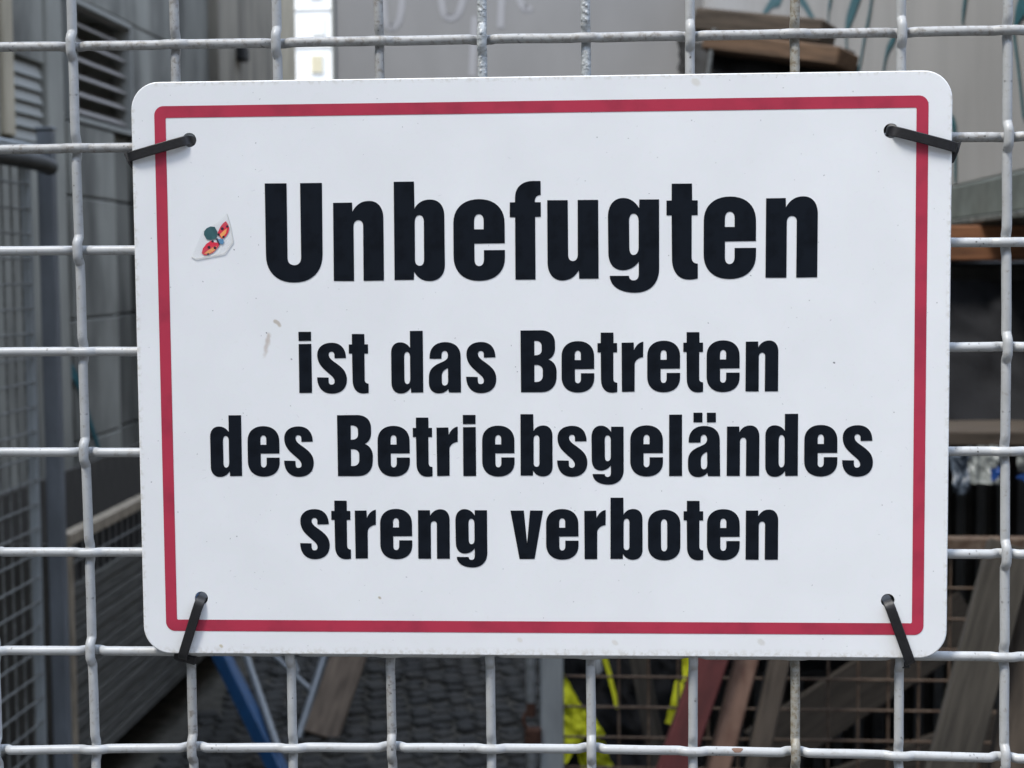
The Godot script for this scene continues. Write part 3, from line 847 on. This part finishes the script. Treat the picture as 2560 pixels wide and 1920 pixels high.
func build_far_building() -> void:
	var t := thing("white_apartment_block", "sunlit white apartment block far beyond the gap between the walls", "building", Vector3(-36, 0, -149.3))
	part(t, "facade", slab(Vector3(-22, 0, -14), Vector3(26, 48, -0.25)), mats["white facade"])
	for f in range(4, 9):
		for c in range(-1, 4):
			var x := 8.83 + 3.6 * c + (0.18 if f == 6 else 0.0)
			var y := 18.92 + 3.35 * (f - 5)
			var w := part(t, "window", slab(Vector3(x - 0.06, y - 0.06, -0.24), Vector3(x + 1.09, y + 1.62, -0.13)), mats["white facade"])
			part(w, "pane", slab(Vector3(x + 0.02, y + 0.02, -0.12), Vector3(x + 0.52, y + 1.53, -0.08)), mats["curtain" if f == 5 else "blind"])
			part(w, "pane", slab(Vector3(x + 0.56, y + 0.02, -0.12), Vector3(x + 1.02, y + 1.53, -0.08)), mats["curtain" if f == 5 else "blind"])
	# string courses between the storeys
	for f in range(3, 10):
		part(t, "string_course", slab(Vector3(-22, 17.9 + 3.35 * (f - 5), -0.24), Vector3(26, 18.0 + 3.35 * (f - 5), -0.12)), mats["white facade"])

func build_end_wall() -> void:
	var t := thing("grey_garage", "plain grey metal garage with faint white scrawls closing the end of the yard", "garage")
	part(t, "wall", slab(Vector3(-2.297, 0, -13.29), Vector3(4.0, 5.4, -17.0), 0.01), mats["garage metal"])
	part(t, "corner_trim", slab(Vector3(-2.325, 0, -13.27), Vector3(-2.299, 5.4, -13.33), 0.004), mats["grey vent paint"])
	part(t, "roof_edge", slab(Vector3(-2.35, 5.402, -13.2), Vector3(4.0, 5.5, -17.0), 0.01), mats["grey vent paint"])
	for q in [[[-1.885, 3.70], [-1.871, 3.484], [-1.818, 3.416], [-1.749, 3.495], [-1.72, 3.70]], [[-1.403, 3.70], [-1.378, 3.532], [-1.325, 3.488], [-1.254, 3.529], [-1.198, 3.70]], [[-0.887, 3.70], [-0.895, 3.55], [-0.902, 3.401]], [[-0.77, 3.70], [-0.703, 3.559], [-0.637, 3.565]], [[-1.115, 3.50], [-1.12, 3.435], [-1.145, 3.004]]]:
		var s := Shape.new()
		var p: Array = []
		for v in q:
			p.append(Vector3(v[0], v[1], -13.287))
		var c := curve_points(p, 6)
		for i in c.size() - 1:
			var d := (c[i + 1] - c[i]).normalized()
			var side := Vector3.BACK.cross(d).normalized() * 0.028
			s.quad_out(c[i] - side, c[i] + side, c[i + 1] + side, c[i + 1] - side, Vector3.BACK)
		part(t, "scrawl", s.mesh(), mats["white spray paint"])

func build_container() -> void:
	var t := thing("raised_container", "pale grey container with teal spray paint raised on timbers at the right", "container")
	part(t, "side_panel", slab(Vector3(0.782, 1.585, -0.55), Vector3(3.1, 4.05, -13.25), 0.004), mats["container paint"])
	part(t, "bottom_rail", slab(Vector3(0.775, 1.512, -0.53), Vector3(3.1, 1.583, -13.26), 0.003), mats["rail paint"])
	part(t, "rail_lip", slab(Vector3(0.762, 1.498, -0.53), Vector3(3.1, 1.510, -13.26), 0.002), mats["pale edge paint"])
	var m: Material = mats["teal spray paint"]
	for q in [[[[-6.60, 2.66], [-6.85, 2.60], [-7.25, 2.64], [-7.73, 2.65]], [0.07, 0.06, 0.05, 0.03]],
			[[[-6.15, 2.51], [-6.0, 2.459], [-5.786, 2.391], [-5.554, 2.309]], [0.04, 0.04, 0.035, 0.025]],
			[[[-5.05, 2.36], [-5.11, 2.312], [-5.154, 2.298], [-5.162, 2.23]], [0.04, 0.04, 0.03, 0.02]],
			[[[-4.40, 2.24], [-4.55, 2.215], [-4.70, 2.175], [-4.712, 2.13], [-4.692, 2.09]], [0.05, 0.075, 0.06, 0.03, 0.02]],
			[[[-4.17, 2.20], [-4.194, 2.175], [-4.245, 2.131], [-4.328, 2.082], [-4.437, 1.995]], [0.03, 0.03, 0.028, 0.026, 0.022]],
			[[[-2.893, 2.0], [-2.905, 1.973], [-2.92, 1.949], [-2.927, 1.925]], [0.028, 0.026, 0.024, 0.01]],
			[[[-3.76, 2.03], [-3.803, 2.013], [-3.912, 1.994], [-3.976, 1.94]], [0.02, 0.024, 0.026, 0.02]],
			[[[-2.34, 1.91], [-2.395, 1.890], [-2.436, 1.877], [-2.462, 1.853]], [0.06, 0.05, 0.04, 0.02]],
			[[[-2.468, 1.853], [-2.464, 1.838], [-2.43, 1.779], [-2.383, 1.68]], [0.016, 0.016, 0.014, 0.014]],
			[[[-3.06, 1.745], [-3.012, 1.721], [-2.993, 1.694], [-2.983, 1.59]], [0.01, 0.035, 0.03, 0.014]]]:
		spray(t, "spray_line", q[0], q[1], 0.779, m)
	# what carries it
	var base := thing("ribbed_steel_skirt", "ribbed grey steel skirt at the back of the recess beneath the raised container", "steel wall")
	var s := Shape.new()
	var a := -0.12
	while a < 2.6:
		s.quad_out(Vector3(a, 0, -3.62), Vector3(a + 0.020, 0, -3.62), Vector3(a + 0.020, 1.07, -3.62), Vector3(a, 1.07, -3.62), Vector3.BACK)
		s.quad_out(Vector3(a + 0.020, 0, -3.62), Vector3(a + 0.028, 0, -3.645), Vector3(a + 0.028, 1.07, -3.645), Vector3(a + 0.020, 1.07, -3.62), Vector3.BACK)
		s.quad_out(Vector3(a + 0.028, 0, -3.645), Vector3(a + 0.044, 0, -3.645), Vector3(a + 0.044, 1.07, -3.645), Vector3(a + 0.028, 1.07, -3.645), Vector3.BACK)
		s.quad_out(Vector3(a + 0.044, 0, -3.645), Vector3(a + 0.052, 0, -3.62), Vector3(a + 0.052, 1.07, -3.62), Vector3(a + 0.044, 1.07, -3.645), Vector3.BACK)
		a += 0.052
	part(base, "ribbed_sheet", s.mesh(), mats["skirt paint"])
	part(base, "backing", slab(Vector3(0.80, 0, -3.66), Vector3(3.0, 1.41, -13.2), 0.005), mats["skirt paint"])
	for k in 4:
		var z: float = [-2.70, -3.75, -9.0, -12.6][k]
		var b := part(self, "timber_beam", box_mesh(Vector3(0.07, 2.2, 0.075), 0.003), mats["orange timber"], along(Vector3(0.60 if k == 0 else 0.76, 1.457, z), Vector3(2.8, 1.452, z)))
		tag(b, ["orange brown squared timber under the near end of the container", "squared timber under the container, second from the fence", "squared timber under the container, third from the fence", "squared timber under the far end of the container"][k], "timber", "timbers that carry the container")

func build_left_gate() -> void:
	var t := thing("mesh_gate_leaf", "open grey mesh gate leaf hanging from a square post at the left", "gate", Vector3(-1.15, 0, -2.59))
	for k in 30:
		part(t, "vertical_wire", tube_mesh([Vector3(0, 0.12, 0.04 + 0.05 * k), Vector3(0, 1.63, 0.04 + 0.05 * k)], 0.0024, 6), mats["gate wire"])
	for k in 31:
		part(t, "horizontal_wire", tube_mesh([Vector3(0.005, 0.14 + 0.05 * k, 0.0), Vector3(0.005, 0.14 + 0.05 * k, 1.52)], 0.0024, 6), mats["gate wire"])
	part(t, "stile", slab(Vector3(-0.014, 0.08, -0.012), Vector3(0.006, 1.64, 0.006), 0.002), mats["grey gate paint"])
	part(t, "stile", slab(Vector3(-0.014, 0.08, 1.53), Vector3(0.024, 1.64, 1.57), 0.002), mats["grey gate paint"])
	part(t, "top_rail", slab(Vector3(-0.014, 1.642, -0.03), Vector3(0.024, 1.67, 1.57), 0.004), mats["grey gate paint"])
	part(t, "bottom_rail", slab(Vector3(-0.014, 0.045, -0.03), Vector3(0.024, 0.078, 1.57), 0.003), mats["grey gate paint"])
	var h := part(self, "rubber_sleeve", tube_mesh(Array(curve_points([Vector3(-1.095, 1.625, -2.0), Vector3(-1.09, 1.628, -2.25), Vector3(-1.085, 1.627, -2.45), Vector3(-1.085, 1.622, -2.545)], 4)), 0.017, 12), mats["skirt paint"])
	tag(h, "dark rubber sleeve lying along the top of the left mesh gate", "rubber sleeve")
	var p := thing("gate_post", "square blue grey steel post that the left gate hangs from", "post", Vector3(-1.121, 0, -2.63))
	part(p, "shaft", slab(Vector3(-0.017, 0, -0.012), Vector3(0.017, 1.70, 0.012), 0.003), mats["blue grey paint"])
	part(p, "cap", slab(Vector3(-0.019, 1.702, -0.014), Vector3(0.019, 1.708, 0.014), 0.002), mats["blue grey paint"])
	part(p, "hinge", tube_mesh([Vector3(-0.034, 0.55, 0.03), Vector3(-0.034, 0.65, 0.03)], 0.009, 10), mats["galvanised"])

func build_crate() -> void:
	var t := thing("slatted_crate", "long slatted timber crate with a pale top rail standing along the left wall", "crate", Vector3(-1.33, 0, -3.32))
	part(t, "top_rail", slab(Vector3(-0.03, 0.727, 0.0), Vector3(0.004, 0.757, -2.6), 0.002), mats["beige timber"])
	part(t, "corner_post", slab(Vector3(-0.03, 0.10, 0.0), Vector3(0.004, 0.725, -0.022), 0.002), mats["beige timber"])
	part(t, "corner_post", slab(Vector3(-0.03, 0.10, -2.578), Vector3(0.004, 0.725, -2.6), 0.002), mats["beige timber"])
	part(t, "back_board", slab(Vector3(-0.52, 0.12, -0.01), Vector3(-0.50, 0.73, -2.6)), mats["grey timber"])
	part(t, "end_board", slab(Vector3(-0.498, 0.12, -0.004), Vector3(-0.032, 0.73, -0.02)), mats["grey timber"])
	part(t, "base_board", slab(Vector3(-0.498, 0.10, -0.022), Vector3(-0.032, 0.118, -2.58)), mats["grey timber"])
	for k in 44:
		part(t, "bar", tube_mesh([Vector3(-0.012, 0.622, -0.06 - 0.057 * k), Vector3(-0.012, 0.726, -0.06 - 0.057 * k)], 0.0045, 6), mats["dark steel"])
	part(t, "cross_bar", tube_mesh([Vector3(-0.008, 0.675, -0.022), Vector3(-0.008, 0.675, -2.58)], 0.003, 6), mats["gate wire"])
	for k in 13:
		part(t, "slat", slab(Vector3(-0.02, 0.122 + 0.0385 * k, -0.024), Vector3(-0.004 - 0.001 * (k % 3), 0.122 + 0.0385 * k + 0.0345, -2.576), 0.003), mats["slat timber"])

func bar(called: String, label: String, category: String, a: Vector3, b: Vector3, w: float, d: float, m: String, face := Vector3.BACK) -> Node3D:
	var o := part(self, called, box_mesh(Vector3(w, (b - a).length(), d), minf(w, d) * 0.1), mats[m], along(a, b, face))
	return tag(o, label, category)

func build_left_pile() -> void:
	# a folded blue trestle with grey braces
	var t := thing("blue_trestle", "scuffed blue steel trestle with grey braces leaning over the ground", "trestle")
	var a := Vector3(-0.84, 0.012, -3.60)
	var b := Vector3(-1.43, 0.44, -4.68)
	part(t, "leg", box_mesh(Vector3(0.046, (b - a).length(), 0.040), 0.004), mats["blue steel"], along(a, b))
	part(t, "foot", box_mesh(Vector3(0.09, 0.012, 0.09), 0.003, Vector3(-0.83, 0.006, -3.585)), mats["blue steel"])
	part(t, "brace", tube_mesh([Vector3(-0.895, 0.10, -3.72), Vector3(-1.092, 0.241, -4.215), Vector3(-1.30, 0.39, -4.72)], 0.011, 10), mats["galvanised"])
	part(t, "plate", slab(Vector3(-1.20, 0.19, -4.50), Vector3(-1.07, 0.30, -4.494)), mats["blue grey paint"])
	part(t, "brace", tube_mesh([Vector3(-1.20, 0.305, -4.52), Vector3(-1.046, 0.196, -4.40), Vector3(-0.905, 0.105, -4.30)], 0.008, 8), mats["galvanised"])
	part(t, "brace", tube_mesh([Vector3(-1.05, 0.235, -4.55), Vector3(-0.96, 0.148, -4.36)], 0.007, 8), mats["galvanised"])
	part(t, "leg", tube_mesh([Vector3(-0.921, -0.002, -4.14), Vector3(-0.881, 0.197, -4.40), Vector3(-0.78, 0.72, -5.06)], 0.0125, 12), mats["galvanised"])
	part(t, "top_bar", tube_mesh([Vector3(-1.45, 0.44, -4.70), Vector3(-0.78, 0.72, -5.06)], 0.012, 10), mats["galvanised"])
	bar("timber_board", "plain brown board standing on the cobbles against the trestle", "board", Vector3(-0.857, 0.0, -4.17), Vector3(-0.595, 0.85, -4.75), 0.108, 0.026, "board face")

func build_right_cage() -> void:
	var t := thing("mesh_cage", "rusty wire mesh cage with grey post at the lower right of the yard", "cage", Vector3(-0.076, 0, -2.109))
	part(t, "post", slab(Vector3(-0.020, 0, -0.02), Vector3(0.020, 0.95, 0.02), 0.003), mats["grey gate paint"])
	part(t, "top_rail", slab(Vector3(0.022, 0.93, -0.012), Vector3(1.7, 0.955, 0.012), 0.003), mats["mesh wire"])
	part(t, "post", slab(Vector3(1.702, 0, -0.02), Vector3(1.742, 0.95, 0.02), 0.003), mats["grey gate paint"])
	for k in 33:
		part(t, "vertical_wire", tube_mesh([Vector3(0.0645 + 0.0511 * k, 0.02, 0.0), Vector3(0.0645 + 0.0511 * k, 0.93, 0.0)], 0.0021, 6), mats["mesh wire"])
	for k in 18:
		part(t, "horizontal_wire", tube_mesh([Vector3(0.02, 0.871 - 0.0532 * k, 0.004), Vector3(0.8, 0.867 - 0.0532 * k, 0.004), Vector3(1.7, 0.863 - 0.0532 * k, 0.004)], 0.0022, 6), mats["mesh wire"])
	var r := thing("drop_bolt", "thin galvanised drop bolt with a rusted catch on the grey cage post", "bolt", Vector3(-0.111, 0, -2.08))
	part(r, "rod", tube_mesh([Vector3(0.0, 0.672, 0), Vector3(0.0, 1.05, 0)], 0.0088, 12), mats["galvanised"])
	part(r, "rusted_end", tube_mesh([Vector3(0.0, 0.648, 0), Vector3(0.0, 0.671, 0)], 0.0086, 12), mats["rust"])
	part(r, "catch", slab(Vector3(-0.011, 0.598, -0.012), Vector3(0.018, 0.628, 0.008), 0.004), mats["rust"])
	part(r, "lower_rod", tube_mesh([Vector3(0.0, 0.15, 0), Vector3(0.0, 0.596, 0)], 0.0088, 12), mats["galvanised"])
	part(r, "bracket", tube_mesh(Array(curve_points([Vector3(-0.008, 0.655, 0.0), Vector3(-0.013, 0.642, 0.004), Vector3(-0.008, 0.628, 0.004)], 4)), 0.0035, 8), mats["rust"])
	# a board on the cage and what lies on it
	bar("shelf_board", "grey brown board lying flat on top of the mesh cage", "board", Vector3(-0.10, 1.092, -3.02), Vector3(1.95, 1.092, -3.02), 0.028, 1.26, "old timber", Vector3.BACK)
	for q in [[0.08, -2.45], [1.72, -2.45], [0.08, -3.5]]:
		part(t, "shelf_leg", slab(Vector3(q[0] - 0.015 + 0.076, 0.0, q[1] + 2.109 - 0.015), Vector3(q[0] + 0.015 + 0.076, 1.077, q[1] + 2.109 + 0.015), 0.002), mats["dark steel"])
	var tp := part(self, "dark_tarpaulin", sheet([Vector3(0.45, 1.385, -2.74), Vector3(1.9, 1.37, -2.74), Vector3(1.9, 1.10, -2.60), Vector3(0.45, 1.10, -2.60)], 60, 16, 0.05, 21, 9.0), mats["dark cloth"])
	tag(tp, "dark blue tarpaulin bundled on the board under the container", "tarpaulin")
	var bag := thing("plastic_bag", "crumpled white plastic bag with blue print hanging over the board edge", "plastic bag", Vector3(0.709, 1.07, -2.345))
	part(bag, "film", sheet([Vector3(-0.030, 0.012, -0.01), Vector3(0.030, 0.012, -0.01), Vector3(0.027, -0.058, 0.004), Vector3(-0.026, -0.054, 0.004)], 14, 14, 0.016, 22, 45.0, 0.006), mats["white film"])
	part(bag, "print", sheet([Vector3(0.008, -0.026, 0.012), Vector3(0.026, -0.022, 0.012), Vector3(0.024, -0.042, 0.014), Vector3(0.010, -0.048, 0.014)], 6, 6, 0.006, 23, 60.0, 0.006), mats["blue print"])
	var bag2 := part(self, "plastic_bag", sheet([Vector3(0.652, 1.075, -2.37), Vector3(0.690, 1.08, -2.36), Vector3(0.686, 0.996, -2.35), Vector3(0.655, 0.994, -2.35)], 12, 16, 0.02, 24, 50.0, 0.01), mats["pale blue film"])
	tag(bag2, "torn pale blue plastic bag hanging beside the white bag", "plastic bag")
	var bag3 := thing("plastic_bag", "white and blue plastic bag at the right end of the visible board", "plastic bag", Vector3(0.80, 1.06, -2.35))
	part(bag3, "film", sheet([Vector3(-0.034, 0.02, 0), Vector3(0.06, 0.02, 0), Vector3(0.06, -0.03, 0), Vector3(-0.03, -0.022, 0)], 12, 10, 0.016, 25, 45.0, 0.006), mats["white film"])
	part(bag3, "print", sheet([Vector3(-0.012, 0.0, 0.01), Vector3(0.06, 0.01, 0.01), Vector3(0.06, -0.042, 0.012), Vector3(-0.034, -0.04, 0.012)], 10, 8, 0.008, 26, 60.0, 0.014), mats["blue print"])
	# behind the mesh: a hanging work jacket
	var j := thing("work_jacket", "yellow and black work jacket with grey bands hanging behind the cage mesh", "jacket", Vector3(0, 0, 0))
	part(j, "yellow_panel", sheet([Vector3(-0.09, 0.715, -2.30), Vector3(-0.068, 0.682, -2.29), Vector3(-0.004, 0.572, -2.275), Vector3(-0.09, 0.47, -2.29)], 16, 20, 0.03, 28, 26.0, 0.006), mats["hi-vis yellow"])
	part(j, "yellow_panel", sheet([Vector3(-0.03, 0.60, -2.285), Vector3(-0.010, 0.60, -2.285), Vector3(0.014, 0.563, -2.27), Vector3(-0.008, 0.535, -2.27)], 12, 12, 0.025, 29, 40.0, 0.004), mats["hi-vis yellow"])
	part(j, "yellow_panel", sheet([Vector3(-0.035, 0.535, -2.29), Vector3(0.012, 0.545, -2.30), Vector3(0.03, 0.49, -2.30), Vector3(-0.03, 0.485, -2.29)], 12, 12, 0.03, 30, 40.0, 0.006), mats["hi-vis yellow"])
	part(j, "yellow_band", sheet([Vector3(-0.001, 0.735, -2.30), Vector3(0.010, 0.735, -2.30), Vector3(0.041, 0.610, -2.28), Vector3(0.034, 0.608, -2.28)], 4, 14, 0.008, 31, 30.0, 0.003), mats["hi-vis yellow"])
	part(j, "grey_band", sheet([Vector3(-0.016, 0.735, -2.302), Vector3(-0.002, 0.735, -2.302), Vector3(0.012, 0.675, -2.29), Vector3(0.0, 0.668, -2.29)], 4, 10, 0.008, 32, 30.0, 0.003), mats["reflective grey"])
	part(j, "yellow_band", sheet([Vector3(0.156, 0.735, -2.29), Vector3(0.171, 0.735, -2.29), Vector3(0.168, 0.667, -2.28), Vector3(0.155, 0.660, -2.28)], 4, 10, 0.008, 33, 30.0, 0.003), mats["hi-vis yellow"])
	part(j, "yellow_band", sheet([Vector3(0.144, 0.662, -2.28), Vector3(0.160, 0.655, -2.28), Vector3(0.141, 0.582, -2.27), Vector3(0.124, 0.586, -2.27)], 4, 12, 0.008, 34, 30.0, 0.004), mats["hi-vis yellow"])
	part(j, "black_panel", sheet([Vector3(-0.095, 0.90, -2.35), Vector3(0.20, 0.90, -2.35), Vector3(0.19, 0.40, -2.33), Vector3(-0.095, 0.40, -2.33)], 30, 40, 0.03, 35, 22.0, 0.01), mats["dark cloth"])
	bar("grey_batten", "brown grey batten slanting behind the cage mesh beside the jacket", "batten", Vector3(0.128, 0.42, -2.24), Vector3(0.060, 0.80, -2.26), 0.034, 0.018, "grey timber")
	for k in 3:
		var q: Array = [[Vector3(0.30, 0.50, -2.36), Vector3(0.72, 0.74, -2.50), "dark brown board lying askew behind the mesh, upper of three"], [Vector3(0.26, 0.36, -2.34), Vector3(0.80, 0.52, -2.46), "dark brown board lying askew behind the mesh, middle of three"], [Vector3(0.24, 0.25, -2.32), Vector3(0.9, 0.33, -2.42), "dark brown board lying askew behind the mesh, lowest of three"]][k]
		bar("cage_board", q[2], "board", q[0], q[1], 0.10, 0.02, "dark timber")
	# in front of the mesh: leaning steel and planks
	bar("steel_beam", "oxide red steel beam leaning on the cage, leftmost of the three", "steel beam", Vector3(-0.118, 0.0, -1.62), Vector3(0.268, 1.0, -1.99), 0.051, 0.030, "oxide red steel")
	bar("steel_beam", "brown painted steel beam leaning between two others on the cage", "steel beam", Vector3(0.005, 0.0, -1.66), Vector3(0.308, 0.98, -2.03), 0.036, 0.034, "brown painted steel")
	bar("steel_beam", "dull brown steel beam leaning on the cage beside a dark gap", "steel beam", Vector3(0.095, 0.0, -1.70), Vector3(0.352, 0.97, -2.04), 0.034, 0.034, "old timber")
	bar("grey_plank", "weathered grey plank leaning against the cage at the right", "plank", Vector3(0.325, 0.0, -1.60), Vector3(0.656, 0.973, -1.915), 0.072, 0.022, "grey timber")
	bar("brown_plank", "weathered brown plank leaning just right of the grey plank", "plank", Vector3(0.50, 0.0, -1.64), Vector3(0.729, 0.975, -1.962), 0.075, 0.022, "old timber")

func build_rack() -> void:
	var t := thing("storage_rack", "dark steel storage rack beside the container with planks on its top", "rack", Vector3(0.25, 0, -3.8))
	for q in [[0.04, 0.45], [0.46, 0.25], [0.04, 0.0], [0.46, 0.0]]:
		part(t, "upright", slab(Vector3(q[0] - 0.015, 0, q[1] - 0.015), Vector3(q[0] + 0.015, 1.82, q[1] + 0.015), 0.002), mats["dark steel"])
	for y in [0.4, 1.15, 1.81]:
		part(t, "shelf", slab(Vector3(0.0, y + 0.012, -0.05), Vector3(0.5, y + 0.03, 0.50), 0.002), mats["dark steel"])
	part(t, "brace", tube_mesh([Vector3(0.0, 1.74, 0.335), Vector3(0.035, 2.0, 0.335)], 0.006, 8), mats["galvanised"])
	var bundle := part(self, "under_plank_shade", sheet([Vector3(0.20, 1.99, -3.60), Vector3(0.62, 1.93, -3.36), Vector3(0.62, 1.80, -3.30), Vector3(0.20, 1.80, -3.45)], 20, 14, 0.05, 36, 12.0, 0.01), mats["plank shade black"])  # black folds put in for the shade beneath the planks
	tag(bundle, "black folded sheet put in as the shade under the planks on the rack", "sheeting")
	bar("dark_plank", "short dark weathered plank, the upper one on top of the rack", "plank", Vector3(0.262, 2.043, -3.66), Vector3(0.572, 1.985, -3.51), 0.060, 0.11, "old timber")
	bar("light_plank", "short lighter brown plank, the lower one on top of the rack", "plank", Vector3(0.285, 1.968, -3.52), Vector3(0.592, 1.897, -3.31), 0.046, 0.11, "brown timber")

# ---------------------------------------------------------------- assembly
func _ready() -> void:
	var cam := Camera3D.new()
	cam.name = "camera"
	add_child(cam)
	cam.rotation_order = EULER_ORDER_YXZ
	cam.position = Vector3(0.03277, 1.42001, 0.71137)
	cam.rotation = Vector3(-0.07167, 0.0615, -0.00811)
	cam.fov = 26.1
	cam.near = 0.05
	cam.far = 600.0
	var lens := CameraAttributesPhysical.new()
	lens.frustum_focal_length = 51.77
	lens.frustum_focus_distance = 0.712
	lens.frustum_near = 0.05
	lens.frustum_far = 600.0
	lens.exposure_aperture = 20.0
	cam.attributes = lens
	cam.make_current()
	var around := WorldEnvironment.new()
	around.name = "environment"
	var e := Environment.new()
	e.background_mode = Environment.BG_SKY
	var air := ProceduralSkyMaterial.new()
	air.sky_top_color = Color(0.83, 0.893, 1.0)
	air.sky_horizon_color = Color(0.58, 0.615, 0.68)
	air.sky_curve = 0.6
	air.ground_bottom_color = Color(0.38, 0.37, 0.35)
	air.ground_horizon_color = Color(0.6, 0.6, 0.6)
	air.sky_energy_multiplier = 1.0
	var sky := Sky.new()
	sky.sky_material = air
	e.sky = sky
	e.tonemap_mode = Environment.TONE_MAPPER_LINEAR
	e.tonemap_exposure = 3.35
	e.sdfgi_enabled = true
	e.ssao_enabled = true
	e.ssil_enabled = true
	around.environment = e
	add_child(around)
	var sun := DirectionalLight3D.new()
	sun.name = "sun"
	sun.light_color = Color(1.0, 0.98, 0.95)
	sun.light_energy = 0.5
	sun.light_angular_distance = 16.0
	sun.shadow_enabled = true
	add_child(sun)
	sun.look_at_from_position(Vector3(-3.5, 8.8, 3.2), Vector3.ZERO)

	make_materials()
	build_ground()
	build_left_building()
	build_blocker_house()
	build_far_building()
	build_end_wall()
	build_container()
	build_left_gate()
	build_crate()
	build_left_pile()
	build_right_cage()
	build_rack()
	build_fence()
	build_sign()
	var head := [-157.6, -127.9, 10.4, 3.9, -0.26]
	cable_tie(Vector2(-149.8, 100.0), Vector2(-175.5, 93.2), Vector2(-172.0, 98.0), "black cable tie through the upper left hole of the sign", 4.2, [Vector2(-178.2, 95.2), Vector2(-175.3, 88.2)], [])
	cable_tie(Vector2(149.6, 100.1), Vector2(175.6, 93.0), Vector2(172.0, 98.0), "black cable tie through the upper right hole of the sign", 4.3, [Vector2(178.3, 95.0), Vector2(175.7, 86.4)], [])
	cable_tie(Vector2(-148.9, -100.2), Vector2(-157.6, -126.2), Vector2(-155.5, -124.0), "black cable tie through the lower left hole of the sign", 4.2, [], head)
	cable_tie(Vector2(149.9, -100.4), Vector2(159.4, -126.4), Vector2(157.0, -124.0), "black cable tie through the lower right hole of the sign", 4.3, [], [158.0, -128.6, 4.6, 3.4, 0.05])
	build_sticker()
